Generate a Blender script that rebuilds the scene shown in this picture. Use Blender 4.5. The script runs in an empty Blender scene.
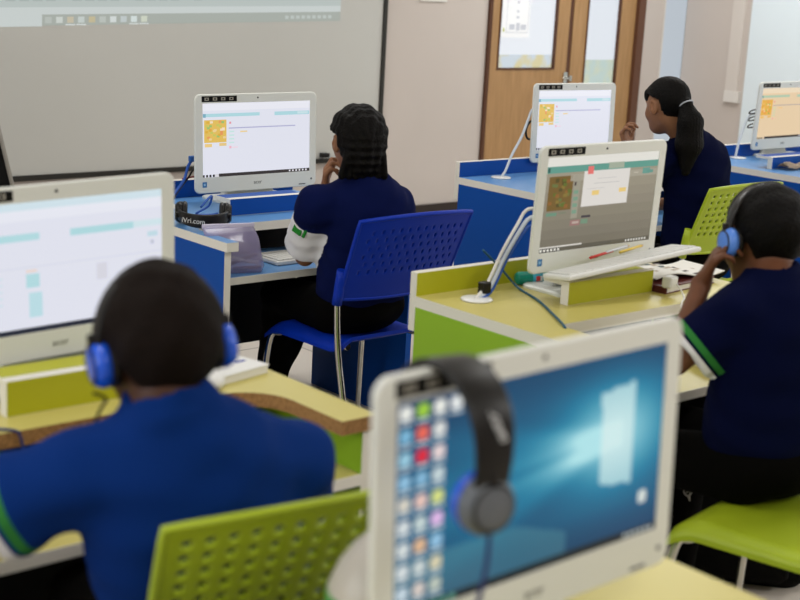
import bpy, bmesh, math, random
import numpy as np
from mathutils import Vector, Matrix
random.seed(4)
RNG = np.random.default_rng(7)
SC = bpy.context.scene
COL = SC.collection
R = math.radians
EPS = 1e-9

# ------------------------------------------------------------------ materials
def lin(c):
    o = []
    for v in c[:3]:
        v = v / 255.0
        o.append(v / 12.92 if v <= .04045 else ((v + .055) / 1.055) ** 2.4)
    return (o[0], o[1], o[2], 1.0)

MATS = {}
EXPO = -.30
EMK = 2 ** -EXPO          # brightness of lit displays and panes
def mat(name, rgb, rough=.5, spec=.5, metal=0., noise=None, bump=None, trans=0., emit=None, alpha=1., ior=1.45, coat=0.):
    if name in MATS: return MATS[name]
    m = bpy.data.materials.new(name); m.use_nodes = True
    nt = m.node_tree; b = nt.nodes['Principled BSDF']
    b.inputs['Base Color'].default_value = lin(rgb)
    b.inputs['Roughness'].default_value = rough
    b.inputs['Specular IOR Level'].default_value = spec
    b.inputs['Metallic'].default_value = metal
    b.inputs['Transmission Weight'].default_value = trans
    b.inputs['Alpha'].default_value = alpha
    b.inputs['IOR'].default_value = ior
    b.inputs['Coat Weight'].default_value = coat
    if emit:
        b.inputs['Emission Color'].default_value = lin(emit[0]); b.inputs['Emission Strength'].default_value = emit[1]
    if noise or bump:
        tc = nt.nodes.new('ShaderNodeTexCoord')
        if noise:                    # (scale, amount)
            n = nt.nodes.new('ShaderNodeTexNoise'); n.inputs['Scale'].default_value = noise[0]; n.inputs['Detail'].default_value = 5
            nt.links.new(tc.outputs['Object'], n.inputs['Vector'])
            r = nt.nodes.new('ShaderNodeValToRGB')
            c = np.array(lin(rgb)[:3])
            r.color_ramp.elements[0].position = .3; r.color_ramp.elements[1].position = .7
            r.color_ramp.elements[0].color = (*(c * (1 - noise[1])), 1); r.color_ramp.elements[1].color = (*(np.minimum(c * (1 + noise[1]), 1)), 1)
            nt.links.new(n.outputs['Fac'], r.inputs['Fac']); nt.links.new(r.outputs['Color'], b.inputs['Base Color'])
        if bump:                     # (scale, strength)
            n2 = nt.nodes.new('ShaderNodeTexNoise'); n2.inputs['Scale'].default_value = bump[0]; n2.inputs['Detail'].default_value = 4
            nt.links.new(tc.outputs['Object'], n2.inputs['Vector'])
            bp = nt.nodes.new('ShaderNodeBump'); bp.inputs['Strength'].default_value = bump[1]; bp.inputs['Distance'].default_value = .01
            nt.links.new(n2.outputs['Fac'], bp.inputs['Height']); nt.links.new(bp.outputs['Normal'], b.inputs['Normal'])
    MATS[name] = m
    return m

def screen_mat(rgb, strength=1.0, rough=.22):
    k = 'display_%d_%d_%d' % tuple(int(v) for v in rgb)
    if k in MATS: return MATS[k]
    m = mat(k, (6, 6, 7), rough, .35)
    b = m.node_tree.nodes['Principled BSDF']
    b.inputs['Emission Color'].default_value = lin(rgb); b.inputs['Emission Strength'].default_value = strength * EMK
    return m

def wood_mat(name, a, b_, scale=(14, 14, 1.2)):
    if name in MATS: return MATS[name]
    m = bpy.data.materials.new(name); m.use_nodes = True; nt = m.node_tree; b = nt.nodes['Principled BSDF']
    tc = nt.nodes.new('ShaderNodeTexCoord'); mp = nt.nodes.new('ShaderNodeMapping'); mp.inputs['Scale'].default_value = scale
    n = nt.nodes.new('ShaderNodeTexNoise'); n.inputs['Scale'].default_value = 3; n.inputs['Detail'].default_value = 6; n.inputs['Distortion'].default_value = .4
    r = nt.nodes.new('ShaderNodeValToRGB'); r.color_ramp.elements[0].color = lin(a); r.color_ramp.elements[1].color = lin(b_)
    r.color_ramp.elements[0].position = .3; r.color_ramp.elements[1].position = .7
    nt.links.new(tc.outputs['Object'], mp.inputs['Vector']); nt.links.new(mp.outputs['Vector'], n.inputs['Vector'])
    nt.links.new(n.outputs['Fac'], r.inputs['Fac']); nt.links.new(r.outputs['Color'], b.inputs['Base Color'])
    b.inputs['Roughness'].default_value = .45
    MATS[name] = m
    return m

def tile_mat(name, a, b_, grout, size):
    m = bpy.data.materials.new(name); m.use_nodes = True; nt = m.node_tree; b = nt.nodes['Principled BSDF']
    tc = nt.nodes.new('ShaderNodeTexCoord')
    br = nt.nodes.new('ShaderNodeTexBrick'); br.offset = 0; br.squash = 1
    br.inputs['Scale'].default_value = 1; br.inputs['Brick Width'].default_value = size; br.inputs['Row Height'].default_value = size
    br.inputs['Mortar Size'].default_value = .004; br.inputs['Color1'].default_value = lin(a); br.inputs['Color2'].default_value = lin(b_)
    br.inputs['Mortar'].default_value = lin(grout)
    nt.links.new(tc.outputs['Object'], br.inputs['Vector']); nt.links.new(br.outputs['Color'], b.inputs['Base Color'])
    b.inputs['Roughness'].default_value = .3
    MATS[name] = m
    return m

# ------------------------------------------------------------------ object helpers
def tag(o, label=None, cat=None, group=None, kind=None):
    if label: o['label'] = label
    if cat: o['category'] = cat
    if group: o['group'] = group
    if kind: o['kind'] = kind
    return o

def empty(name, loc=(0, 0, 0), rz=0., label=None, cat=None, group=None):
    o = bpy.data.objects.new(name, None); COL.objects.link(o)
    o.location = loc; o.rotation_euler = (0, 0, rz); o.empty_display_size = .1
    return tag(o, label, cat, group)

def link(name, me, parent=None, loc=None):
    o = bpy.data.objects.new(name, me); COL.objects.link(o)
    if parent: o.parent = parent
    if loc is not None: o.location = loc
    return o

class MB:
    """collects shapes into one bmesh; every shape gets a material index"""
    def __init__(s): s.bm = bmesh.new(); s.mats = []
    def mi(s, m):
        if m not in s.mats: s.mats.append(m)
        return s.mats.index(m)
    def _take(s, t, m, M=None, smooth=False):
        """append bmesh t"""
        if M is not None: t.transform(M)
        i = s.mi(m) if m is not None else None
        vm = {}
        for v in t.verts: vm[v] = s.bm.verts.new(v.co)
        for f in t.faces:
            try: nf = s.bm.faces.new([vm[v] for v in f.verts])
            except ValueError: continue
            nf.material_index = i if i is not None else f.material_index
            nf.smooth = smooth or f.smooth
        t.free()
    def box(s, lo, hi, m, bev=0., seg=2, mx=None, my=None, mz=None, M=None):
        """box; mx/my/mz override the material of faces whose normal lies along that axis"""
        t = bmesh.new(); bmesh.ops.create_cube(t, size=1)
        lo, hi = Vector(lo), Vector(hi)
        for v in t.verts: v.co = Vector([lo[k] + (v.co[k] + .5) * (hi[k] - lo[k]) for k in range(3)])
        base = s.mi(m); t.normal_update()
        for f in t.faces:
            n = f.normal; k = max(range(3), key=lambda q: abs(n[q])); mm = (mx, my, mz)[k]
            f.material_index = s.mi(mm) if mm else base
        if bev > 0:
            bmesh.ops.bevel(t, geom=t.edges[:], offset=bev, segments=seg, affect='EDGES', profile=.5)
        s._take(t, None, M)
        return s
    def prism(s, pts, z0, z1, m, mtop=None, M=None, smooth=False, mbot=None):
        """outline pts (x,y) extruded z0..z1"""
        t = bmesh.new(); n = len(pts)
        a = [t.verts.new((p[0], p[1], z0)) for p in pts]; b = [t.verts.new((p[0], p[1], z1)) for p in pts]
        im, it = s.mi(m), s.mi(mtop or m); ib = s.mi(mbot or mtop or m)
        f = t.faces.new(b); f.material_index = it
        f = t.faces.new(a[::-1]); f.material_index = ib
        for k in range(n):
            f = t.faces.new((a[k], a[(k + 1) % n], b[(k + 1) % n], b[k])); f.material_index = im; f.smooth = smooth
        bmesh.ops.recalc_face_normals(t, faces=t.faces[:])
        s._take(t, None, M)
        return s
    def rings(s, rings, m, caps=True, closed=False, M=None, smooth=True):
        t = bmesh.new(); R_ = [[t.verts.new(p) for p in r] for r in rings]; n = len(rings[0])
        last = len(R_) if closed else len(R_) - 1
        for i in range(last):
            A, B = R_[i], R_[(i + 1) % len(R_)]
            for k in range(n):
                try:
                    f = t.faces.new((A[k], A[(k + 1) % n], B[(k + 1) % n], B[k])); f.smooth = smooth
                except ValueError: pass
        if caps and not closed:
            t.faces.new(R_[0][::-1]); t.faces.new(R_[-1])
        bmesh.ops.recalc_face_normals(t, faces=t.faces[:])
        for f in t.faces: f.material_index = s.mi(m)
        s._take(t, None, M)
        return s
    def tube(s, pts, r, m, seg=10, smooth_n=6, M=None, closed=False):
        P = spline(pts, smooth_n, closed) if smooth_n else [Vector(p) for p in pts]
        n = len(P); rings = []; up = Vector((0, 0, 1)); prev = None
        for i, p in enumerate(P):
            if closed: tn = P[(i + 1) % n] - P[i - 1]
            else: tn = P[min(i + 1, n - 1)] - P[max(i - 1, 0)]
            tn.normalize()
            if prev is None:
                a = tn.cross(up)
                if a.length < 1e-3: a = tn.cross(Vector((1, 0, 0)))
            else: a = prev - tn * prev.dot(tn)
            a.normalize(); prev = a; b = tn.cross(a)
            rr = r(i / (n - 1)) if callable(r) else r
            if isinstance(rr, tuple): ra, rb = rr
            else: ra = rb = rr
            rings.append([p + a * ra * math.cos(2 * math.pi * k / seg) + b * rb * math.sin(2 * math.pi * k / seg) for k in range(seg)])
        return s.rings(rings, m, not closed, closed, M)
    def lathe(s, prof, m, c=(0, 0, 0), seg=24, M=None, loop=False):
        rings = [[Vector((c[0] + r * math.cos(2 * math.pi * k / seg), c[1] + r * math.sin(2 * math.pi * k / seg), c[2] + z)) for k in range(seg)] for r, z in prof]
        return s.rings(rings, m, not loop, loop, M)
    def quad(s, p, m):
        f = s.bm.faces.new([s.bm.verts.new(q) for q in p]); f.material_index = s.mi(m)
        return s
    def build(s, name, parent=None, loc=None, sharp=40):
        me = bpy.data.meshes.new(name)
        s.bm.normal_update(); s.bm.to_mesh(me); s.bm.free()
        for m in s.mats: me.materials.append(m)
        return link(name, me, parent, loc)

def spline(pts, n, closed=False):
    P = [Vector(p) for p in pts]
    if len(P) < 3: return [P[0].lerp(P[-1], t / n) for t in range(n + 1)]
    out = []; N = len(P)
    for i in range(N if closed else N - 1):
        if closed: p0, p1, p2, p3 = P[i - 1], P[i], P[(i + 1) % N], P[(i + 2) % N]
        else: p0, p1, p2, p3 = P[max(i - 1, 0)], P[i], P[i + 1], P[min(i + 2, N - 1)]
        for k in range(n):
            t = k / n
            out.append(.5 * ((2 * p1) + (p2 - p0) * t + (2 * p0 - 5 * p1 + 4 * p2 - p3) * t * t + (3 * p1 - p0 - 3 * p2 + p3) * t ** 3))
    if not closed: out.append(P[-1])
    return out

def rrect(w, h, r, n=6, cx=0, cy=0):
    """rounded rectangle outline, ccw, 4*(n+1) points"""
    o = []
    for sx, sy, a0 in ((1, 1, 0), (-1, 1, 90), (-1, -1, 180), (1, -1, 270)):
        for k in range(n + 1):
            a = R(a0 + 90 * k / n)
            o.append((cx + sx * (w / 2 - r) + r * math.cos(a), cy + sy * (h / 2 - r) + r * math.sin(a)))
    return o

def text_mesh(body, size, depth=.0004):
    cu = bpy.data.curves.new('lettering', 'FONT'); cu.body = body; cu.size = size; cu.extrude = depth
    cu.align_x = 'CENTER'; cu.align_y = 'CENTER'; cu.resolution_u = 3
    o = bpy.data.objects.new('lettering', cu); COL.objects.link(o)
    dg = bpy.context.evaluated_depsgraph_get()
    me = bpy.data.meshes.new_from_object(o.evaluated_get(dg))
    bpy.data.objects.remove(o); bpy.data.curves.remove(cu)
    return me

# ------------------------------------------------------------------ signed-distance sculpting (bodies, clothes, hair)
def V(*a): return np.array(a, float)
def unit(v): v = np.asarray(v, float); return v / (np.linalg.norm(v) + 1e-12)

class Field:
    def __init__(s, lo, hi, h):
        s.h = h; s.lo = np.asarray(lo, float)
        s.n = np.ceil((np.asarray(hi, float) - s.lo) / h).astype(int) + 1
        s.D = np.full(s.n, .2, np.float32)
    def _sub(s, lo, hi):
        a = np.clip(np.floor((np.asarray(lo) - s.lo) / s.h).astype(int), 0, s.n); b = np.clip(np.ceil((np.asarray(hi) - s.lo) / s.h).astype(int) + 1, 0, s.n)
        if np.any(b <= a): return None, None
        sl = tuple(slice(a[k], b[k]) for k in range(3))
        g = [s.lo[k] + s.h * np.arange(a[k], b[k]) for k in range(3)]
        P = np.stack(np.meshgrid(*g, indexing='ij'), -1)
        return sl, P
    def put(s, fn, lo, hi, k=.01, mode='add'):
        mg = max(k, s.h * 2) + .012
        sl, P = s._sub(np.asarray(lo) - mg, np.asarray(hi) + mg)
        if sl is None: return s
        d = fn(P).astype(np.float32); D = s.D[sl]
        if mode == 'add':
            hh = np.clip(.5 + .5 * (D - d) / max(k, 1e-6), 0, 1); s.D[sl] = D * (1 - hh) + d * hh - k * hh * (1 - hh)
        elif mode == 'sub':
            d = -d; hh = np.clip(.5 - .5 * (D - d) / max(k, 1e-6), 0, 1); s.D[sl] = D * (1 - hh) + d * hh + k * hh * (1 - hh)
        return s
    def cone(s, a, b, r1, r2, k=.012, cut=None, mode='add'):
        a, b = np.asarray(a, float), np.asarray(b, float); ab = b - a; L2 = ab @ ab + 1e-12
        def fn(P):
            q = P - a; t = np.clip((q @ ab) / L2, 0, 1)
            d = np.linalg.norm(q - t[..., None] * ab, axis=-1) - (r1 + (r2 - r1) * t)
            if cut is not None: d = np.maximum(d, (P - cut[0]) @ cut[1])
            return d
        r = max(r1, r2); return s.put(fn, np.minimum(a, b) - r, np.maximum(a, b) + r, k, mode)
    def ell(s, c, rad, A=None, k=.012, mode='add', cut=None, disp=None):
        """A: rows are the ellipsoid's axes"""
        c = np.asarray(c, float); rad = np.asarray(rad, float); A = np.eye(3) if A is None else np.asarray(A)
        def fn(P):
            q = (P - c) @ A.T; k0 = np.linalg.norm(q / rad, axis=-1); k1 = np.linalg.norm(q / rad ** 2, axis=-1)
            d = k0 * (k0 - 1) / (k1 + 1e-9)
            d = np.where(k0 < 1e-3, -rad.min(), d)
            if disp is not None: d = d + disp(q)
            if cut is not None: d = np.maximum(d, cut(q))
            return d
        r = rad.max() + (.02 if disp is not None else 0); return s.put(fn, c - r, c + r, k, mode)
    def torus(s, c, n, r1, r2, k=.006, A=None, squash=1.):
        c = np.asarray(c, float); n = unit(n)
        def fn(P):
            q = P - c; z = q @ n; w = np.linalg.norm(q - z[..., None] * n, axis=-1) - r1
            return np.sqrt(w * w + (z * squash) ** 2) - r2
        return s.put(fn, c - r1 - r2, c + r1 + r2, k)
    def warp(s, fn):
        g = [s.lo[k] + s.h * np.arange(s.n[k]) for k in range(3)]
        X, Y, Z = np.meshgrid(*g, indexing='ij'); s.D += fn(X, Y, Z).astype(np.float32); return s
    def mesh(s):
        D = s.D.copy(); D[0] = D[-1] = .2; D[:, 0] = D[:, -1] = .2; D[:, :, 0] = D[:, :, -1] = .2
        S = D < 0; nx, ny, nz = D.shape
        C = np.zeros((nx - 1, ny - 1, nz - 1, 3), np.float32); N = np.zeros((nx - 1, ny - 1, nz - 1), np.float32)
        def at(A, o): return A[o[0]:nx - 1 + o[0], o[1]:ny - 1 + o[1], o[2]:nz - 1 + o[2]]
        for ax in range(3):
            for u in (0, 1):
                for w in (0, 1):
                    o0 = [0, 0, 0]; o0[(ax + 1) % 3] = u; o0[(ax + 2) % 3] = w; o1 = list(o0); o1[ax] = 1
                    d0, d1 = at(D, o0), at(D, o1); m = at(S, o0) != at(S, o1)
                    t = np.where(m, d0 / np.where(m, d0 - d1, 1), 0)
                    for q in range(3):
                        C[..., q] += np.where(m, (t if q == ax else o0[q]), 0)
                    N += m
        act = N > 0; idx = np.full(act.shape, -1, np.int32); idx[act] = np.arange(act.sum())
        ii = np.argwhere(act); verts = (ii + C[act] / N[act][:, None]) * s.h + s.lo
        faces = []
        for ax in range(3):
            a1, a2 = (ax + 1) % 3, (ax + 2) % 3
            sl0 = [slice(1, -1)] * 3; sl0[ax] = slice(0, -1); sl1 = list(sl0); sl1[ax] = slice(1, None)
            s0, s1 = S[tuple(sl0)], S[tuple(sl1)]
            e = np.argwhere(s0 != s1)
            if not len(e): continue
            e2 = e + 1; e2[:, ax] = e[:, ax]
            flip = S[e2[:, 0], e2[:, 1], e2[:, 2]]
            def cell(o1, o2):
                c = e2.copy(); c[:, a1] += o1; c[:, a2] += o2; return idx[c[:, 0], c[:, 1], c[:, 2]]
            q = np.stack([cell(-1, -1), cell(0, -1), cell(0, 0), cell(-1, 0)], 1)
            q[~flip] = q[~flip][:, ::-1]
            faces.append(q)
        F = np.concatenate(faces); F = F[(F >= 0).all(1)]
        return verts, F

def np_mesh(name, verts, F, mats, parent=None, origin=(0, 0, 0), mfun=None, relax=1):
    v = verts.astype(np.float64)
    E = np.concatenate([F[:, [0, 1]], F[:, [1, 2]], F[:, [2, 3]], F[:, [3, 0]]])
    for _ in range(relax):           # light Laplacian smoothing
        acc = np.zeros_like(v); cnt = np.zeros(len(v))
        np.add.at(acc, E[:, 0], v[E[:, 1]]); np.add.at(acc, E[:, 1], v[E[:, 0]]); np.add.at(cnt, E[:, 0], 1); np.add.at(cnt, E[:, 1], 1)
        v = v * .5 + .5 * acc / np.maximum(cnt, 1)[:, None]
    me = bpy.data.meshes.new(name)
    me.vertices.add(len(v)); me.vertices.foreach_set('co', (v - np.asarray(origin)).astype(np.float32).ravel())
    me.loops.add(F.size); me.loops.foreach_set('vertex_index', F.astype(np.int32).ravel())
    me.polygons.add(len(F)); me.polygons.foreach_set('loop_start', np.arange(0, F.size, 4, dtype=np.int32))
    me.polygons.foreach_set('use_smooth', np.ones(len(F), bool))
    for m in mats: me.materials.append(m)
    if mfun is not None:
        me.polygons.foreach_set('material_index', mfun(v[F].mean(1)).astype(np.int32))
    me.update(calc_edges=True)
    return link(name, me, parent)

# ------------------------------------------------------------------ shared materials
WHITE_EDGE = mat('white_edge_band', (226, 222, 212), .45)
CHIP = mat('raw_chipboard', (150, 112, 72), .9, .2, noise=(160, .35))
BLUE_FACE = mat('blue_laminate', (0, 72, 158), .5, .22)
BLUE_TOP_GLARE = mat('blue_laminate_glare', (96, 148, 204), .3, .5)  # same blue laminate as the faces, glare lightened into the colour
LIME_FACE = mat('lime_side_laminate', (142, 182, 40), .4, .4)
LIME_BOARD = mat('olive_lime_laminate', (176, 176, 30), .4, .4)
LIME_TOP_GLARE = mat('lime_laminate_glare', (198, 186, 106), .35, .45)  # same lime laminate, glare and overhead light put into the paler colour
UNDER_AND_SHADE = mat('dark_underside_and_shade', (10, 10, 11), .7, .2)
SHELL = mat('white_monitor_plastic', (220, 222, 216), .35, .5)
SHELL_GREY = mat('pale_grey_plastic', (196, 197, 193), .4, .4)
BLACK = mat('black_plastic', (14, 12, 11), .4, .4)
BLACKM = mat('matte_black', (10, 9, 8), .8, .2)
CHROME = mat('chrome_tube', (200, 198, 190), .18, .5, metal=1.)
PAPER = mat('white_paper', (228, 226, 220), .8, .2)
WHITE_PLASTIC = mat('white_plastic', (226, 226, 224), .35, .5)
CHAIR_BLUE = mat('royal_blue_plastic', (0, 46, 166), .5, .25)
CHAIR_LIME = mat('lime_plastic', (160, 178, 34), .4, .45)
HP_BLUE = mat('glossy_blue_plastic', (24, 84, 210), .25, .6)
HP_LIGHT = mat('light_blue_plastic', (90, 140, 230), .25, .6)
GREY_PLASTIC = mat('grey_plastic', (96, 100, 106), .4, .4)
CABLE_GREY = mat('grey_white_cable', (196, 204, 214), .5, .4)
CABLE_TEAL = mat('teal_cable', (30, 84, 110), .5, .4)
CABLE_BLUE = mat('blue_cable', (36, 84, 170), .5, .4)
CABLE_WHITE = mat('white_cable', (224, 222, 216), .5, .4)

# ------------------------------------------------------------------ the setting
WALL = mat('pinkish_wall_paint', (200, 190, 182), .85, .2, noise=(1.2, .03))
CEIL = mat('white_ceiling_paint', (225, 224, 220), .9, .1)
X0, X1, Y0, Y1, H = -2.2, 8.83, -3.2, 6.9, 3.0
def struct(name, mb, parent=None, label=None):
    o = mb.build(name, parent)
    if parent is None: o['kind'] = 'structure'
    if label: o['label'] = label
    return o
struct('floor', MB().box((X0, Y0, -.1), (X1, Y1, 0), tile_mat('beige_floor_tile', (206, 197, 187), (200, 191, 181), (120, 110, 100), .6)))
struct('ceiling', MB().box((X0, Y0, H), (X1, Y1, H + .1), CEIL))
struct('wall_left', MB().box((X0 - .1, Y0, 0), (X0, Y1, H), WALL))
struct('wall_front', MB().box((X0, Y0 - .1, 0), (X1, Y0, H), WALL))
DX0, DX1, DH = 6.725, 8.315, 2.15          # door opening
PX0, PX1 = 8.56, 8.825                     # narrow side light by the corner
w = MB()
w.box((X0, Y1, 0), (DX0, Y1 + .12, H), WALL).box((DX0, Y1, DH), (DX1, Y1 + .12, H), WALL)
w.box((DX1, Y1, 0), (PX0, Y1 + .12, H), WALL).box((PX0, Y1, 2.3), (X1 + .1, Y1 + .12, H), WALL).box((PX0, Y1, 0), (X1 + .1, Y1 + .12, .25), WALL)
struct('wall_back', w)
# right wall: painted strip, then a pilaster and a wide white panel with bluish daylight put into its colour
struct('wall_right', MB().box((X1, Y0, 0), (X1 + .1, Y1, H), WALL))
WB = mat('daylit_white_panel', (226, 238, 244), .5, .3)
struct('trim_1', MB().box((X1 - .012, 6.36, .8), (X1, 6.47, H), mat('pale_trunking', (212, 204, 196), .6)).box((X1 - .03, 6.33, .78), (X1, 6.46, .86), mat('white_trunking', (222, 218, 212), .5)))
struct('trim_2', MB().box((X1 - .02, 2.2, .35), (X1, 6.30, 2.6), WB, .006))
BASE = mat('dark_brown_baseboard', (44, 34, 28), .5)
struct('baseboard_back', MB().box((X0, Y1 - .015, 0), (DX0 - .03, Y1, .1), BASE))
struct('baseboard_right', MB().box((X1 - .015, Y0, 0), (X1, Y1 - .02, .1), BASE))
# side light
pane_n = mat('frosted_bright_glass', (70, 74, 78), .4, .5, emit=((204, 214, 224), .85))
wn = empty('window_1', (PX0, Y1, .25)); wn['kind'] = 'structure'
MB().box((.013, .0, .031), (PX1 - PX0, .012, 2.03), pane_n).build('pane', wn)
WF = mat('white_window_frame', (216, 212, 206), .5)
MB().box((0, -.005, 0), (.012, .08, 2.05), WF).box((.012, -.005, 2.03), (PX1 - PX0, .08, 2.05), WF).box((.012, -.005, 0), (PX1 - PX0, .08, .03), WF).build('window_frame', wn)

# door: two leaves with tall lit panes
WOOD = wood_mat('tan_veneer', (158, 120, 76), (178, 138, 92))
DARKW = mat('dark_brown_edge', (84, 48, 26), .5)
JAMB = mat('brown_door_jamb', (96, 62, 44), .5)
dr = empty('door_1', (DX0, Y1, 0)); dr['kind'] = 'structure'
j = MB(); W = DX1 - DX0
j.box((0, -.02, 0), (.028, .1, DH), DARKW).box((W - .075, -.03, 0), (W, .1, DH), JAMB).box((.028, -.02, DH - .04), (W - .075, .1, DH), JAMB)
j.build('door_frame', dr)
def leaf(x0, x1, px0, px1, pz0, pz1, pane_mat, name):
    m = MB(); y0, y1 = .0, .045
    m.box((x0, y0, .01), (px0, y1, DH - .045), WOOD).box((px1, y0, .01), (x1, y1, DH - .045), WOOD)
    m.box((px0, y0, .01), (px1, y1, pz0), WOOD).box((px0, y0, pz1), (px1, y1, DH - .045), WOOD)
    o = m.build(name, dr)
    b = MB(); t = .012
    b.box((px0, y0 - .006, pz0), (px0 + t, y1 - .01, pz1), DARKW).box((px1 - t, y0 - .006, pz0), (px1, y1 - .01, pz1), DARKW)
    b.box((px0 + t, y0 - .006, pz0), (px1 - t, y1 - .01, pz0 + t), DARKW).box((px0 + t, y0 - .006, pz1 - t), (px1 - t, y1 - .01, pz1), DARKW)
    b.build('glazing_bead', o)
    p = MB().box((px0 + t, .018, pz0 + t), (px1 - t, .026, pz1 - t), pane_mat); p.build('pane', o)
    return o
def lit_pane(name, zsplit, low, high, strength):
    """glass with the bright corridor showing through it: coloured things low down, white above"""
    m = bpy.data.materials.new(name); m.use_nodes = True; nt = m.node_tree; b = nt.nodes['Principled BSDF']
    b.inputs['Base Color'].default_value = lin((60, 62, 64)); b.inputs['Roughness'].default_value = .15
    tc = nt.nodes.new('ShaderNodeTexCoord'); sx = nt.nodes.new('ShaderNodeSeparateXYZ'); nt.links.new(tc.outputs['Object'], sx.inputs[0])
    n = nt.nodes.new('ShaderNodeTexNoise'); n.inputs['Scale'].default_value = 7; n.inputs['Detail'].default_value = 2; nt.links.new(tc.outputs['Object'], n.inputs['Vector'])
    r = nt.nodes.new('ShaderNodeValToRGB'); r.color_ramp.elements[0].color = lin(low[0]); r.color_ramp.elements[1].color = lin(low[1])
    r.color_ramp.elements[0].position = .42; r.color_ramp.elements[1].position = .58
    nt.links.new(n.outputs['Fac'], r.inputs['Fac'])
    g = nt.nodes.new('ShaderNodeMath'); g.operation = 'GREATER_THAN'; g.inputs[1].default_value = zsplit; nt.links.new(sx.outputs['Z'], g.inputs[0])
    mx = nt.nodes.new('ShaderNodeMix'); mx.data_type = 'RGBA'; nt.links.new(g.outputs[0], mx.inputs['Factor'])
    nt.links.new(r.outputs['Color'], mx.inputs[6]); mx.inputs[7].default_value = lin(high)
    nt.links.new(mx.outputs[2], b.inputs['Emission Color']); b.inputs['Emission Strength'].default_value = strength * EMK
    return m
pa = lit_pane('bright_corridor_glass', 1.085, ((196, 206, 214), (206, 196, 150)), (226, 230, 236), 1.)
pb = lit_pane('bright_corridor_glass_dim', 1.05, ((178, 196, 190), (190, 198, 176)), (216, 221, 228), 1.)
L1 = leaf(.03, .805, .112, .68, .985, 1.93, pa, 'door_leaf')
L2 = leaf(.845, W - .078, .985, 1.345, .5, 1.93, pb, 'door_leaf')
MB().box((.808, .004, .01), (.842, .04, DH - .045), DARKW).build('meeting_stile', dr)
hm = MB(); hm.box((.775, -.012, .885), (.815, .0, .965), CHROME, .004).tube([(.795, -.012, .925), (.795, -.05, .925), (.72, -.055, .925)], .008, CHROME)
hm.box((.835, -.012, .9), (.865, .0, .94), CHROME, .004)
hm.build('door_handle', dr)
npap = MB(); npap.box((DX0 + .115 + .01, Y1 - .0085, 1.2), (DX0 + .395, Y1 - .0065, 1.52), mat('notice_sheet', (250, 252, 255), .8))
g_ = mat('grey_print', (206, 210, 220), .9)
for (a, b_, c, d) in ((.18, 1.465, .37, 1.5), (.265, 1.43, .285, 1.445), (.265, 1.37, .285, 1.385), (.262, 1.33, .29, 1.345), (.20, 1.255, .25, 1.29), (.265, 1.25, .30, 1.3), (.31, 1.255, .36, 1.29)):
    npap.box((DX0 + a, Y1 - .0092, b_), (DX0 + c, Y1 - .0085, d), g_)
npap.box((DX0 + .17, Y1 - .0092, 1.235), (DX0 + .38, Y1 - .0085, 1.239), g_).box((DX0 + .17, Y1 - .0092, 1.235), (DX0 + .173, Y1 - .0085, 1.5), g_).box((DX0 + .377, Y1 - .0092, 1.235), (DX0 + .38, Y1 - .0085, 1.5), g_)
npap.box((DX0 + .14, Y1 - .0092, 1.24), (DX0 + .155, Y1 - .0085, 1.265), mat('yellow_green_print', (196, 206, 120), .9))
tag(npap.build('notice_sheet'), 'white printed notice taped behind the glass of the wooden door', 'notice')
tag(MB().box((6.11, Y1 - .012, 1.423), (6.34, Y1, 1.66), PAPER, .002).build('wall_notice'), 'white notice board plate on the wall left of the door', 'notice')

# whiteboard with the projected desktop
wb = empty('whiteboard', (0, Y1, 0), 0, 'wide grey-white projection whiteboard with thin black frame on the back wall', 'whiteboard')
BOARD = mat('whiteboard_enamel', (196, 195, 189), .35, .4, noise=(.8, .02))
bx0, bx1, bz0, bz1 = .6, 5.795, .45, 2.35
MB().box((bx0, -.02, bz0), (bx1, 0, bz1), BOARD).build('board', wb)
f = MB(); FK = mat('black_board_frame', (34, 32, 26), .5)
f.box((bx0 - .03, -.032, bz0 - .028), (bx1 + .03, 0, bz0), FK).box((bx0 - .03, -.032, bz1), (bx1 + .03, 0, bz1 + .03), FK)
f.box((bx1, -.032, bz0), (bx1 + .028, 0, bz1), FK).box((bx0 - .03, -.032, bz0), (bx0, 0, bz1), FK)
f.build('frame', wb)
# picture thrown by the projector (a real light image on the board)
pj = MB()
def pq(x0, x1, za0, zb0, za1, zb1, c, k, s=1.):
    """quad from (x0: za0..zb0) to (x1: za1..zb1); z low/high"""
    pj.quad([(x0, -.0205 - .0003 * k, za0), (x1, -.0205 - .0003 * k, za1), (x1, -.0205 - .0003 * k, zb1), (x0, -.0205 - .0003 * k, zb0)], screen_mat(c, s, .6))
def zl(x): return 1.224 + (x - 3.259) * (1.288 - 1.224) / (5.455 - 3.259)    # lower edge of the picture
def zp(x, d): return zl(x) + d
xa, xb = 1.4, 5.455
pq(xa, xb, zp(xa, 0), zp(xa, 1.0), zp(xb, 0), zp(xb, 1.0), (196, 203, 201), 0)
pq(xa, xb, zp(xa, 0), zp(xa, .058), zp(xb, 0), zp(xb, .055), (164, 170, 163), 1)       # task bar
pq(xa, 3.482, zp(xa, -.004), zp(xa, .058), zp(3.482, -.004), zp(3.482, .058), (196, 203, 201), 2)
pq(xa, xb, zp(xa, .098), zp(xa, .185), zp(xb, .09), zp(xb, .16), (180, 189, 186), 3)
for q in range(16):
    x = 3.28 + q * .075
    if q % 5 != 4: pq(x, x + .055, zp(x, .125), zp(x, .150), zp(x + .05, .125), zp(x + .05, .150), (166, 175, 172), 4)
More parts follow.
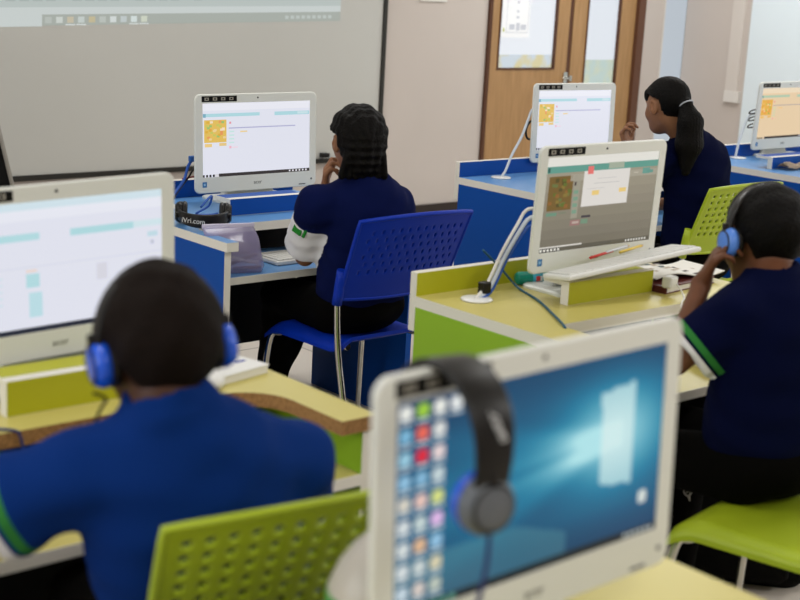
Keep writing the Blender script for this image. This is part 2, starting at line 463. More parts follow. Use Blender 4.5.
for q, c in enumerate([(178, 184, 178), (198, 204, 198), (192, 184, 162), (192, 200, 196), (190, 180, 146), (182, 188, 182), (206, 212, 210), (188, 196, 196), (206, 216, 214), (200, 206, 190)]):
    x = 3.498 + q * .0635
    pq(x, x + .038, zp(x, .012), zp(x, .044), zp(x + .038, .012), zp(x + .038, .044), c, 5)
    if q in (2, 3, 8, 9): pq(x - .01, x + .048, zp(x, .0), zp(x, .006), zp(x, .0), zp(x, .006), (210, 216, 214), 6)
for q in range(9):
    x = 5.04 + q * .040; pq(x, x + .026, zp(x, .017), zp(x, .036), zp(x, .017), zp(x, .036), (184, 191, 187), 5)
pj.build('projected_picture', wb)
er = MB().box((5.325, Y1 - .075, .462), (5.378, Y1 - .033, .49), BLACK, .004); tag(er.build('board_eraser'), 'small black eraser clipped to the lower edge of the whiteboard', 'eraser')

# tall black stand with a slanting grey edge, cut by the left edge of the photo
sx = MB(); yb_ = 6.0
sx.prism([(2.2, .0), (3.012, .0), (2.793, .9), (2.72, 1.2), (2.2, 1.2)], -.02, .02, BLACKM, M=Matrix.Translation((0, yb_, 0)) @ Matrix.Rotation(R(90), 4, 'X'))
o = sx.build('easel_board'); tag(o, 'tall black easel panel with slanting grey edge before the whiteboard', 'easel')
MB().tube([(3.012, yb_ - .02, .0), (2.793, yb_ - .02, .9), (2.72, yb_ - .02, 1.2)], .01, mat('grey_metal_edge', (150, 146, 138), .4, .5), smooth_n=0).build('edge_rail', o)

# ------------------------------------------------------------------ desks
ZT = .745
def desk(label, xl, xr, yb, yf, ywl, ywr, ylow, face, board, top, edge, riser=None, grommet=None, ww=.09, r=.11, inner=None, back=True, pback=.002):
    """yb upstand line, yf front edge of the upper top, ywl/ywr wing fronts, ylow front edge of the keyboard shelf"""
    cx = (xl + xr) / 2
    d = empty('computer_desk', (cx, yb - .3, 0), 0, label, 'desk')
    o = (cx, yb - .3, 0)
    def B(mb, name): return mb.build(name, d)
    Tm = Matrix.Translation((-cx, -(yb - .3), 0))
    th = .03
    # U-shaped upper top, the inner corners rounded
    pts = [(xl, yb), (xl, ywl)]
    if ywl < yf - .05:
        pts += [(xl + ww, ywl)] + [(xl + ww + r - r * math.cos(R(a)), yf - r + r * math.sin(R(a))) for a in range(0, 91, 10)]
    else: pts += [(xl, yf)]
    if ywr < yf - .05:
        pts += [(xr - ww - r + r * math.cos(R(a)), yf - r + r * math.sin(R(a))) for a in range(90, -1, -10)] + [(xr - ww, ywr), (xr, ywr), (xr, yb)]
    else: pts += [(xr, yf), (xr, yb)]
    B(MB().prism(pts, ZT - th, ZT, edge, top, Tm, mbot=UNDER_AND_SHADE), 'worktop')
    if back: B(MB().box((xl, yb, ZT - .1), (xr, yb + .025, ZT + .066), WHITE_EDGE, .0015, my=board, M=Tm), 'upstand')
    for x, yw in ((xl, ywl), (xr - .025, ywr)):
        yy = max(yw + .012, ylow - .05) if yw < yf - .05 else yf + .02
        sp = MB().box((x, yy, .0), (x + .025, yb - (pback if x > xl else .002), ZT - th), WHITE_EDGE, mx=face, M=Tm)
        if yw >= yf - .05: sp.box((x, ylow + .01, 0), (x + .025, yy, .593), WHITE_EDGE, mx=face, my=face, M=Tm)
        if inner and x > xl: sp.box((x - .004, ylow + .01, .0), (x - .001, yb - .06, .59), inner, M=Tm)  # dark sheet laid on the inner face: under-desk shade put in as colour
        B(sp, 'side_panel')
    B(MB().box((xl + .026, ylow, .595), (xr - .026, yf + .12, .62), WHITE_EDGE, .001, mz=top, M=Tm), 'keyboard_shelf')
    B(MB().box((xl + .026, yb - .05, .16), (xr - .026, yb - .03, ZT - th - .002), UNDER_AND_SHADE, .001, M=Tm), 'modesty_panel')
    if riser:
        x0, x1, y0, h = riser
        rm = MB().box((x0, y0, ZT), (x1, y0 + .028, ZT + h), WHITE_EDGE, .001, my=board, M=Tm)
        rm.box((x0 + .004, y0 + .028, ZT + h - .014), (x1 - .004, y0 + .10, ZT + h - .001), WHITE_EDGE, .001, mz=board, M=Tm)
        B(rm, 'riser')
    if grommet:
        gx, gy = grommet
        B(MB().lathe([(.0, 0), (.042, 0), (.045, .003), (.042, .006), (.016, .007), (.0, .007)], WHITE_PLASTIC, (gx - cx, gy - yb + .3, ZT), 28), 'cable_grommet')
    return d
RW = mat
desk('blue computer desk of the girl in the blue chair, white edged', 2.485, 3.335, 4.46, 3.93, 3.66, 4.0, 3.70, BLUE_FACE, BLUE_FACE, BLUE_TOP_GLARE, WHITE_EDGE, (2.765, 3.095, 4.06, .06), (2.66, 4.31), .045, .05, pback=.2)
desk('blue computer desk by the door, used by the girl with the ponytail', 4.235, 5.25, 4.46, 3.95, 3.68, 3.68, 3.72, BLUE_FACE, BLUE_FACE, BLUE_TOP_GLARE, WHITE_EDGE, (4.62, 4.98, 4.06, .06), (4.405, 4.37))
desk('blue computer desk at the far right with a beige cloth on it', 5.90, 6.95, 4.46, 3.95, 3.68, 3.68, 3.72, BLUE_FACE, BLUE_FACE, BLUE_TOP_GLARE, WHITE_EDGE, (6.0, 6.5, 4.07, .06), (6.2, 4.42))
desk('lime desk in the middle holding a tilted white keyboard', 2.538, 3.54, 2.815, 2.39, 2.07, 2.07, 2.09, LIME_FACE, LIME_BOARD, LIME_TOP_GLARE, WHITE_EDGE, (2.84, 3.20, 2.528, .066), (2.66, 2.70), .12, .02, inner=UNDER_AND_SHADE)
desk('lime desk at left with raw brown chipboard front edge', .73, 1.772, 2.815, 2.335, 2.06, 2.06, 2.07, LIME_FACE, LIME_BOARD, LIME_TOP_GLARE, CHIP, (1.145, 1.52, 2.415, .072), None)
desk('lime desk in the foreground under the blurred monitor', .66, 1.698, 1.39, .90, .64, .64, .66, LIME_FACE, LIME_BOARD, LIME_TOP_GLARE, WHITE_EDGE, None, None, back=False)

# ------------------------------------------------------------------ monitors
SW, SH = .476, .268
def ui(r, x0, y0, x1, y1, c, k=1, s=1.): r.append((x0, y0, x1, y1, c, k, s))
def page(tint=(1, 1, 1), bg=(222, 224, 236), teal=(170, 212, 220), img=(222, 186, 92), seed=1, kind='web'):
    rnd = random.Random(seed); T = lambda c: tuple(min(255, int(c[q] * tint[q])) for q in range(3)); r = []
    ui(r, 0, 0, 1, 1, T(bg), 0)
    if kind == 'web':
        ui(r, 0, .0, 1, .10, T((230, 231, 240)), 1)
        ui(r, .005, .14, .52, .185, T(teal)); ui(r, .005, .14, .03, .19, T((120, 170, 190)), 2); ui(r, .66, .14, .995, .19, T(teal)); ui(r, .88, .145, .98, .18, T((196, 222, 228)), 2)
        ui(r, .015, .225, .215, .53, T(img), 1)
        pal = [(226, 150, 90), (196, 196, 96), (232, 206, 150), (150, 190, 110), (216, 170, 60), (240, 220, 190)]
        for q in range(26):
            x = .02 + rnd.random() * .165; y = .235 + rnd.random() * .25; ui(r, x, y, x + .025, y + .03, T(pal[q % 6]), 2 + q * .02)
        ui(r, .02, .545, .085, .59, T((232, 200, 130))); ui(r, .15, .54, .215, .58, T((226, 196, 130)))
        ui(r, .24, .255, .258, .285, T((226, 150, 160))); ui(r, .235, .335, .86, .35, T((172, 172, 206)))
        for q in range(4): ui(r, .24, .38 + q * .05, .285, .40 + q * .05, T((196, 226, 222)))
        ui(r, .34, .385, .405, .405, T((232, 206, 150))); ui(r, .24, .585, .26, .62, T((236, 180, 196))); ui(r, .265, .60, .32, .612, T((238, 206, 216)))
        ui(r, .11, .957, 1, 1, T((50, 46, 48))); ui(r, .11, .957, .145, 1, T((210, 210, 216)), 2)
        for q in range(4): ui(r, .0 + q * .03, .965, .018 + q * .03, .998, (20, 20, 24), 3)
        for q in range(6): ui(r, .8 + q * .032, .966, .815 + q * .032, .99, (220, 220, 226), 3)
    elif kind == 'form':
        ui(r, 0, 0, 1, .06, T((206, 224, 232)), 1); ui(r, 0, .06, 1, .14, T((228, 230, 240)), 1)
        ui(r, .02, .235, .42, .29, T((176, 216, 222))); ui(r, .56, .235, .86, .29, T((172, 214, 220))); ui(r, .86, .235, 1, .285, T((206, 226, 232)))
        ui(r, .93, .33, .98, .37, T((190, 216, 226))); ui(r, .945, .40, .96, .43, T((186, 190, 206)))
        ui(r, .0, .49, 1, .495, T((206, 210, 222))); ui(r, .06, .47, .075, .5, T((150, 146, 150)))
        ui(r, .355, .515, .405, .53, T((232, 206, 190))); ui(r, .355, .545, .415, .65, T((176, 216, 222))); ui(r, .365, .69, .425, .88, T((184, 218, 226)))
        for q in range(5): ui(r, .08, .55 + q * .05, .25, .565 + q * .05, T((206, 222, 230)))
        ui(r, .19, .8, .21, .82, T((240, 190, 210))); ui(r, .68, .53, .73, .66, T((212, 212, 222)))
        ui(r, 0, .958, 1, 1, T((30, 36, 52)))
        for q in range(6): ui(r, .82 + q * .028, .966, .835 + q * .028, .99, (220, 220, 226), 3)
    elif kind == 'dialog':
        for q in range(8): ui(r, 0, .16 + q * .1, 1, .26 + q * .1, tuple(int(v * (1.04 - .035 * q)) for v in (146, 139, 122)), .5)
        ui(r, 0, 0, 1, .095, (222, 220, 212)); ui(r, .0, .095, 1, .165, (92, 150, 136)); ui(r, .54, .09, .68, .155, (158, 168, 150), 2); ui(r, .01, .105, .03, .155, (44, 90, 84), 2)
        ui(r, .86, .175, .93, .24, (100, 150, 138), 2); ui(r, .21, .19, 1, .26, (160, 154, 138), 1); ui(r, .9, .2, .96, .235, (96, 146, 134), 3); ui(r, .78, .215, .82, .225, (190, 184, 170), 3)
        ui(r, .03, .2, .235, .56, (112, 88, 42), 1)
        pal = [(92, 104, 40), (128, 110, 50), (82, 74, 34), (136, 92, 44), (100, 110, 60)]
        for q in range(34):
            x = .035 + rnd.random() * .165; y = .21 + rnd.random() * .30; ui(r, x, y, x + .03, y + .035, pal[q % 5], 2 + q * .02)
        ui(r, .03, .58, .12, .615, (104, 140, 118), 2); ui(r, .14, .58, .2, .6, (120, 124, 104), 2)
        ui(r, .245, .2, .3, .66, (150, 146, 130), 1)
        for q in range(4): ui(r, .25, .36 + q * .07, .29, .40 + q * .07, (116, 150, 128), 2)
        ui(r, .25, .27, .265, .31, (60, 48, 50), 2); ui(r, .245, .68, .33, .74, (150, 112, 108), 2); ui(r, .262, .695, .32, .72, (178, 160, 150), 3)
        ui(r, .34, .64, .42, .665, (60, 54, 62), 2); ui(r, .34, .68, .4, .73, (110, 140, 116), 2)
        ui(r, .325, .165, .74, .545, (216, 212, 206), 4); ui(r, .41, .38, .475, .43, (226, 196, 120), 5); ui(r, .655, .375, .72, .42, (226, 196, 120), 5)
        ui(r, .42, .3, .65, .306, (184, 182, 180), 5); ui(r, .45, .25, .62, .256, (190, 188, 186), 5); ui(r, .36, .355, .52, .36, (192, 190, 188), 5)
        ui(r, .355, .115, .405, .20, (222, 112, 108), 6)
        ui(r, 0, .95, 1, 1, (92, 88, 76), 2); ui(r, 0, .94, .37, .955, (214, 210, 202), 3); ui(r, 0, .957, .18, 1, (60, 56, 50), 4)
        for q in range(6): ui(r, .008 + q * .03, .965, .026 + q * .03, .99, (220, 218, 208), 5)
        for q in range(8): ui(r, .77 + q * .026, .962, .784 + q * .026, .986, (206, 204, 196), 5)
    return r
def wallpaper(nx=128, ny=72):
    """blue desktop picture with light streaming through a bright window, as colours on a fine grid"""
    U, Vv = np.meshgrid(np.linspace(0, 1, nx), np.linspace(0, 1, ny), indexing='ij')     # Vv down
    c = np.zeros((nx, ny, 3)); deep, mid, bright = V(5, 54, 92), V(17, 116, 152), V(172, 224, 230)
    cx, cy = .80, .42
    dx, dy = U - cx, Vv - cy
    glow = np.exp(-((dx / .22) ** 2 + (dy / .26) ** 2))
    beam = np.zeros_like(U)
    for sl, wd, am in ((.06, .10, .55), (.32, .07, .42), (-.28, .06, .25), (.62, .07, .34)):
        t = np.clip(-dx, 0, 2); beam += am * np.exp(-((dy - sl * t) / (wd * (.5 + 1.4 * t))) ** 2) * np.exp(-t * 1.25) * (dx < .03)
    band = 1 - .4 * np.exp(-((dy - .18 * np.clip(-dx, 0, 2) - .0) / .028) ** 2) * (dx < 0)
    a = np.clip(.22 + .95 * glow + .9 * beam * band - .42 * (U < .35) * (.35 - U) - .3 * np.clip(Vv - .78, 0, 1) * 3 - .14 * (Vv < .2) * (.2 - Vv) * 5, 0, 1.4)
    win = ((U > .735 + .02 * Vv) & (U < .875) & (dy > -.24 - .2 * (U - .8)) & (dy < .26 + .2 * (U - .8)))
    gap = (np.abs(U - .80) < .003) & (dy > 0)
    for q in range(3):
        base = np.where(a < .5, deep[q] + (mid[q] - deep[q]) * a / .5, mid[q] + (bright[q] - mid[q]) * np.clip((a - .5) / .8, 0, 1))
        c[..., q] = np.where(win & ~gap, .3 * base + .7 * V(216, 236, 234)[q], base)
    refl_tri = (Vv > .74) & (Vv > .74 + .55 * (U - .42)) & (Vv < 1.) & (U < .62)  # pale triangle: a reflection on the glass painted into the picture
    c[refl_tri] = c[refl_tri] * .55 + V(96, 140, 150) * .45
    return c
ICONS = [[(226, 228, 222), (150, 196, 60), (226, 228, 222), (222, 226, 226)], [(120, 176, 206), (222, 100, 84), (214, 216, 214)], [(150, 196, 214), (212, 40, 62), (222, 206, 206)],
         [(140, 186, 214), (126, 176, 206), (190, 206, 210)], [(206, 202, 190), (222, 190, 180), (206, 214, 130)], [(206, 214, 216), (190, 206, 206), (216, 180, 224)],
         [(206, 214, 214), (214, 176, 140), (140, 186, 216)], [(206, 214, 216), (196, 206, 206), (206, 200, 170)], [(190, 206, 216), (206, 196, 190), (180, 190, 180)]]

def monitor(label, x, y, zs, tilt, yaw, turn, rects, wall=False, foot_w=.34):
    """all-in-one computer: (x,y) screen bottom centre, zs its height"""
    root = empty('desktop_computer', (x, y, ZT), R(yaw), label, 'computer monitor')
    hs = zs - ZT; ch, tp, bz = .058, .033, .0315
    Tm = Matrix.Translation((0, 0, hs)) @ Matrix.Rotation(-R(tilt), 4, 'X') @ Matrix.Rotation(R(90), 4, 'X') @ Matrix.Rotation(R(turn), 4, 'Z')   # local u,v,(-depth)
    Wd, Ht = SW + 2 * bz, SH + ch + tp; cy = (SH + tp - ch) / 2
    def ring(w_, h_, r_, d): return [Vector((p[0], p[1], -d)) for p in rrect(w_, h_, r_, 7, 0, cy)]
    mb = MB()
    outer = [ring(Wd - .006, Ht - .006, .020, .0), ring(Wd, Ht, .023, .003), ring(Wd, Ht, .023, .009), ring(Wd - .03, Ht - .02, .022, .019), ring(Wd - .10, Ht - .09, .03, .042), ring(Wd - .2, Ht - .2, .03, .052)]
    t = bmesh.new(); Rr = [[t.verts.new(p) for p in r_] for r_ in outer]; n = len(outer[0])
    for i in range(len(Rr) - 1):
        for k in range(n):
            f_ = t.faces.new((Rr[i][k], Rr[i][(k + 1) % n], Rr[i + 1][(k + 1) % n], Rr[i + 1][k])); f_.smooth = i in (0, 2)
    t.faces.new(Rr[-1])
    inn = [Vector((p[0], p[1], 0)) for p in rrect(SW, SH, .0015, 7, 0, SH / 2)]; inn2 = [Vector((p.x, p.y, -.003)) for p in inn]
    a = [t.verts.new(p) for p in inn]; b = [t.verts.new(p) for p in inn2]
    for k in range(n):
        t.faces.new((Rr[0][(k + 1) % n], Rr[0][k], a[k], a[(k + 1) % n])); t.faces.new((a[(k + 1) % n], a[k], b[k], b[(k + 1) % n]))
    t.faces.new(b)
    bmesh.ops.recalc_face_normals(t, faces=t.faces[:])
    mb.mi(SHELL); mb._take(t, SHELL, Tm, False)
    hous = mb.build('housing', root)
    # display
    if wall:
        nx, ny = 128, 72; c = wallpaper(nx, ny)
        me = bpy.data.meshes.new('screen')
        P = [tuple(Tm @ Vector(((i / (nx - 1) - .5) * SW, (1 - j_ / (ny - 1)) * SH, -.0022))) for i in range(nx) for j_ in range(ny)]
        Fc = [(i * ny + j_, i * ny + j_ + 1, (i + 1) * ny + j_ + 1, (i + 1) * ny + j_) for i in range(nx - 1) for j_ in range(ny - 1)]
        me.from_pydata(P, [], Fc)
        at = me.color_attributes.new('picture', 'FLOAT_COLOR', 'POINT')
        v = c.reshape(-1, 3) / 255; v = np.where(v <= .04045, v / 12.92, ((v + .055) / 1.055) ** 2.4)
        at.data.foreach_set('color', np.concatenate([v, np.ones((len(v), 1))], 1).astype(np.float32).ravel())
        m = bpy.data.materials.new('desktop_picture'); m.use_nodes = True; bs = m.node_tree.nodes['Principled BSDF']
        bs.inputs['Base Color'].default_value = lin((6, 6, 7)); bs.inputs['Roughness'].default_value = .25; bs.inputs['Specular IOR Level'].default_value = .3; bs.inputs['Emission Strength'].default_value = EMK
        an = m.node_tree.nodes.new('ShaderNodeAttribute'); an.attribute_name = 'picture'; m.node_tree.links.new(an.outputs['Color'], bs.inputs['Emission Color'])
        me.materials.append(m); link('screen', me, root)
        ic = MB()
        def iq(u0, v0, u1, v1, cc, kk=0, rnd_=True):
            m_ = screen_mat(cc)
            cxu, cyv = ((u0 + u1) / 2 - .5) * SW, (1 - (v0 + v1) / 2) * SH
            pts = rrect(abs(u1 - u0) * SW, abs(v1 - v0) * SH, min(abs(u1 - u0) * SW, abs(v1 - v0) * SH) * (.3 if rnd_ else .02), 3, cxu, cyv)
            f_ = ic.bm.faces.new([ic.bm.verts.new(Tm @ Vector((p[0], p[1], -.0019 + .0001 * kk))) for p in pts]); f_.material_index = ic.mi(m_)
        for rI, row in enumerate(ICONS):
            for cI, cc in enumerate(row):
                u = .030 + cI * .055; vv = .058 + rI * .104
                iq(u - .020, vv - .032, u + .020, vv + .030, cc); iq(u - .022, vv + .038, u + .022, vv + .05, (190, 204, 210), 1)
        iq(.915, .76, .95, .83, (206, 214, 210)); iq(0, .958, 1, 1, (14, 26, 36), 0, False)
        for q in range(7): iq(.01 + q * .03, .965, .03 + q * .03, .993, (90, 150, 130) if q else (190, 200, 200), 2)
        for q in range(6): iq(.86 + q * .022, .97, .875 + q * .022, .99, (170, 180, 180), 2)
        ic.build('desktop_icons', root)
    else:
        s = MB()
        for (x0, y0, x1, y1, c, k, st) in rects:
            d = -.0022 + .00012 * k
            s.quad([Tm @ Vector(((u - .5) * SW, (1 - v_) * SH, d)) for u, v_ in ((x0, y1), (x1, y1), (x1, y0), (x0, y0))], screen_mat(c, st))
        s.build('screen', root)
    # marks on the bezel
    st = MB(); u0 = -SW / 2 - .004
    st.box((u0, SH + .005, 0), (u0 + .150, SH + .026, .0006), BLACKM, M=Tm)
    gm = mat('grey_print_on_black', (150, 146, 136), .7)
    for q in range(4): st.box((u0 + .012 + q * .035, SH + .010, .0006), (u0 + .030 + q * .035, SH + .021, .0009), gm, M=Tm).box((u0 + .017 + q * .035, SH + .013, .0009), (u0 + .025 + q * .035, SH + .018, .0011), BLACKM, M=Tm)
    st.build('black_label', root)
    MB().box((-SW / 2 - .002, -.036, 0), (-SW / 2 + .016, -.016, .0006), mat('blue_sticker_ink', (52, 118, 176), .5), .001, M=Tm).box((-SW / 2 + .003, -.030, .0006), (-SW / 2 + .011, -.022, .0009), mat('pale_blue_ink', (150, 190, 220), .5), M=Tm).build('blue_sticker', root)
    MB().lathe([(0, 0), (.0035, 0), (.0035, .0008), (0, .0008)], BLACK, (0, SH + .017, 0), 14, Tm).build('webcam', root)
    lg = text_mesh('acer', .021); lg.transform(Tm @ Matrix.Translation((0, -.028, .0005))); lg.materials.append(mat('grey_lettering', (140, 142, 140), .4, .5, metal=.4)); link('maker_mark', lg, root)
    MB().box((SW / 2 - .05, -.05, 0), (SW / 2 - .02, -.046, .001), GREY_PLASTIC, M=Tm).build('indicator_strip', root)
    MB().lathe([(0, 0), (.004, 0), (.004, .001), (0, .001)], GREY_PLASTIC, (SW / 2 + .008, -.03, 0), 12, Tm).build('power_button', root)
    # stand: foot plate and neck
    ft = MB(); bot = hs - ch
    ft.rings([[Vector((p[0], p[1], z_)) for p in rrect(foot_w - 2 * i_, .17 - 2 * i_, .025, 5, 0, .045)] for z_, i_ in ((0.0, .0), (.007, .0), (.011, .006))], SHELL, smooth=False)
    ft.build('foot', root)
    nk = MB(); nk.rings([[Vector((p[0], p[1] + y_, z_)) for p in rrect(w_, d_, .012, 4, 0, 0)] for w_, d_, y_, z_ in ((.24, .05, .07, .008), (.2, .03, .06, bot + .0), (.2, .024, .05, hs + .05), (.18, .02, .055, hs + .09))], SHELL_GREY, smooth=False)
    nk.build('neck', root)
    return root
monitor('white monitor on the blue desk in front of the braided girl', 3.052, 4.304, .843, 2.3, -1.35, .43, page(seed=1))
monitor('white monitor by the wooden door, partly behind the middle monitor', 4.925, 4.43, .847, 1.8, -1.8, -.2, page(seed=2))
monitor('white monitor showing a dimmed page with a white pop-up box', 3.066, 2.639, .871, -2.2, .2, 0, page(kind='dialog', seed=3))
monitor('white monitor in front of the boy in blue headphones at left', 1.326, 2.546, .869, -.9, -1.4, 2.0, page(kind='form', seed=4), foot_w=.36)
monitor('large blurred foreground monitor showing a blue desktop with icon columns', 1.260, 1.139, .878, 1.25, -.45, 1.2, None, wall=True)
monitor('white monitor with cream-toned page at the right edge', 6.56, 4.40, .843, -2.4, -.4, .4, page((1.02, .93, .77), bg=(222, 216, 212), seed=6))

# ------------------------------------------------------------------ chairs
def chair(label, x, y, rot, col, group=None):
    root = empty('school_chair', (x, y, 0), R(rot), label, 'chair', group)
    # seat: shell with a dished middle and rolled front edge
    nx, ny, w_, d_ = 22, 20, .43, .41
    def srf(u, v):                       # u -1..1, v 0 back ..1 front
        hw = w_ / 2 * (1 - .06 * (1 - v)) ; yy = -.19 + d_ * v
        z = .442 - .014 * (1 - u * u) * math.sin(math.pi * min(1, v * 1.1)) - .035 * max(0, v - .8) ** 2 / .04 * .9 + .02 * max(0, .15 - v) / .15
        z += -.026 * (max(0, abs(u) - .78) / .22) ** 1.6
        return Vector((hw * u, yy, z))
    def shell(nu, nv, fn, th, name, mt, holes=None, nrm=None):
        t = bmesh.new(); T = {}; Bt = {}
        for i in range(nu + 1):
            for k in range(nv + 1):
                u, v = -1 + 2 * i / nu, k / nv; p = fn(u, v)
                q = p + (nrm(u, v) if nrm else Vector((0, 0, -1))) * th
                T[i, k] = t.verts.new(p); Bt[i, k] = t.verts.new(q)
        H_ = holes or set()
        for i in range(nu):
            for k in range(nv):
                if (i, k) in H_: continue
                t.faces.new((T[i, k], T[i + 1, k], T[i + 1, k + 1], T[i, k + 1])).smooth = True; t.faces.new((Bt[i, k], Bt[i, k + 1], Bt[i + 1, k + 1], Bt[i + 1, k])).smooth = True
                for (a, b, nb) in (((i, k), (i + 1, k), (i, k - 1)), ((i + 1, k), (i + 1, k + 1), (i + 1, k)), ((i + 1, k + 1), (i, k + 1), (i, k + 1)), ((i, k + 1), (i, k), (i - 1, k))):
                    if not (0 <= nb[0] < nu and 0 <= nb[1] < nv) or nb in H_:
                        t.faces.new((T[a], Bt[a], Bt[b], T[b]))
        loose = [v_ for v_ in t.verts if not v_.link_faces]; bmesh.ops.delete(t, geom=loose, context='VERTS')
        bmesh.ops.recalc_face_normals(t, faces=t.faces[:])
        m = MB(); m._take(t, mt); return m
    shell(nx, ny, srf, .012, 'seat', col).build('seat', root)
    # backrest: leaning panel, curved in plan, rows of slots punched through
    def bk(u, v):                        # v 0 bottom..1 top
        hw = .222 + .012 * v; z = .585 + .285 * v - .012 * u * u * (1.6 * v - .6)
        yy = -.185 - .105 * v - .028 * (1 - u * u) * (.7 + .3 * v)
        return Vector((hw * u, yy, z))
    nu, nv = 69, 41; H_ = set()
    for r_ in range(7):
        for c_ in range(14):
            i = 4 + c_ * 5 if col is CHAIR_LIME else 6 + c_ * 5; k = 11 + r_ * 4 if col is CHAIR_LIME else 13 + r_ * 4
            if i < nu - 5 and k + 1 < nv - 3: H_ |= {(i + (2 if r_ % 2 else 0), k), (i + (2 if r_ % 2 else 0), k + 1)} if col is CHAIR_BLUE else {(i, k), (i + 1, k), (i, k + 1), (i + 1, k + 1)}
    shell(nu, nv, bk, .007, 'backrest', col, H_, lambda u, v: Vector((0, 1, .3)).normalized()).build('backrest', root)
    rm = MB(); P = [bk(-1, v / 12) for v in range(13)] + [bk(-1 + 2 * q / 16, 1) for q in range(1, 17)] + [bk(1, 1 - v / 12) for v in range(1, 13)] + [bk(1 - 2 * q / 16, 0) for q in range(1, 16)]
    rm.tube([p + Vector((0, .004, 0)) for p in P], .0075, col, 8, 1, closed=True); rm.build('backrest_rim', root)
    for s in (-1, 1):
        MB().tube([(s * .226, -.178, .575), (s * .228, -.20, .69)], .0165, col, 12, 3).build('frame_sleeve', root)
        MB().tube([(s * .236, -.30, .0), (s * .23, -.24, .25), (s * .224, -.19, .44), (s * .226, -.178, .60)], .0105, CHROME, 10, 6).build('rear_leg', root)
        MB().tube([(s * .165, -.17, .424), (s * .16, .02, .418), (s * .165, .11, .414), (s * .185, .17, .398), (s * .207, .205, .35), (s * .222, .23, .0)], .0105, CHROME, 10, 7).build('front_leg', root)
    MB().tube([(-.16, -.05, .412), (.16, -.05, .412)], .009, CHROME, 8, 2).tube([(-.16, .1, .408), (.16, .1, .408)], .009, CHROME, 8, 2).build('crossbar', root)
    return root
chair('blue plastic chair with perforated back and chrome legs', 2.955, 3.575, 0, CHAIR_BLUE)
chair('lime plastic chair behind the boy at right, under the girl with the ponytail', 4.66, 3.55, 0, CHAIR_LIME)
chair('lime plastic chair seat at the right edge, under the boy raising his hand', 2.72, 1.665, 10, CHAIR_LIME)
chair('lime plastic chair back in the foreground behind the boy at left', 1.238, 1.802, -8.5, CHAIR_LIME)

# ------------------------------------------------------------------ people
SKIN = mat('brown_skin', (104, 64, 42), .5, .35, noise=(30, .08), bump=(220, .05))
SKIN2 = mat('warm_brown_skin', (140, 96, 68), .5, .35, noise=(30, .08), bump=(220, .05))
SKIN3 = mat('dark_brown_skin', (74, 44, 29), .5, .3, noise=(30, .08), bump=(220, .05))
NAVY = mat('navy_polo_cotton', (9, 18, 62), .9, .08, bump=(380, .25))
NAVY_SHADED = mat('shaded_navy_polo_cotton', (3, 8, 42), .9, .08, bump=(380, .25))  # same navy uniform cloth, shade put into the darker colour
NAVY_LIT = mat('lit_navy_polo_cotton', (6, 42, 106), .9, .1, bump=(380, .25))  # same navy uniform cloth, stronger light put into the brighter colour
BLACKCLOTH = mat('black_trouser_cloth', (6, 5, 4), .9, .06, bump=(300, .2))
CUFF_WHITE = mat('white_cotton', (222, 220, 222), .85, .2)
CUFF_GREEN = mat('green_cotton', (50, 120, 56), .85, .2)
PATCH = mat('green_patch', (30, 120, 40), .8, .2)
HAIR = mat('black_hair', (5, 3, 2), .6, .14, bump=(140, .5))
HAIR_B = mat('brown_black_hair', (20, 12, 8), .75, .12, bump=(180, .6))
SHOE = mat('black_shoe', (16, 14, 14), .4, .4)
SOLE = mat('grey_sole', (120, 112, 104), .7)
EYE = mat('eye_white', (210, 206, 200), .2)
IRIS = mat('dark_iris', (24, 16, 10), .15)
LIP = mat('lip_skin', (126, 70, 62), .45)

def axes(az, pitch=0, roll=0):
    """rows: right, forward, up"""
    f = V(math.cos(R(az)) * math.cos(R(pitch)), math.sin(R(az)) * math.cos(R(pitch)), -math.sin(R(pitch)))
    r = unit(V(math.sin(R(az)), -math.cos(R(az)), 0)); u = np.cross(r, f)
    c, s = math.cos(R(roll)), math.sin(R(roll)); return np.array([c * r + s * u, f, -s * r + c * u])

def hand(F, wr, d, n, side, s=1., curl=(35, 45, 30), spread=8, thumb=25):
    """wr wrist, d pointing direction, n back-of-hand normal, side: vector towards the thumb"""
    d = unit(d); n = unit(n - d * (np.dot(n, d))); t = np.cross(d, n); t = t * np.sign(np.dot(t, side) or 1)
    kn = []
    for q, (o, L) in enumerate(((.026, .072), (.009, .077), (-.009, .074), (-.025, .066))):
        k_ = wr + d * L * s + t * o * s; kn.append(k_); F.cone(wr + d * .012 * s + t * o * .6 * s, k_, .0125 * s, .0105 * s, .01)
    for q, (ln, k_) in enumerate(zip((.9, 1., .94, .74), kn)):
        a = 0; p = k_; sp = (1.5 - q) * R(spread)
        for sg, (L, c, r0, r1) in enumerate(((.040, curl[0], .0092, .0082), (.026, curl[1], .0082, .0074), (.020, curl[2], .0074, .0062))):
            a += R(c + (q - 1) * 3)
            v = unit(d * math.cos(a) - n * math.sin(a) + t * math.tan(sp) * math.cos(a))
            e = p + v * L * ln * s; F.cone(p, e, r0 * s, r1 * s, .003 if sg else .005); p = e
    b = wr + d * .022 * s + t * .022 * s; a = R(thumb)
    v1 = unit(d * .62 + t * .75 - n * .25); m_ = b + v1 * .036 * s; F.cone(b, m_, .0125 * s, .0098 * s, .009)
    v2 = unit(d * .9 + t * .35 - n * (.2 + math.tan(a) * .5)); e = m_ + v2 * .028 * s; F.cone(m_, e, .0098 * s, .0084 * s, .003)
    e2 = e + unit(v2 - n * .2) * .022 * s; F.cone(e, e2, .0084 * s, .0068 * s, .003)

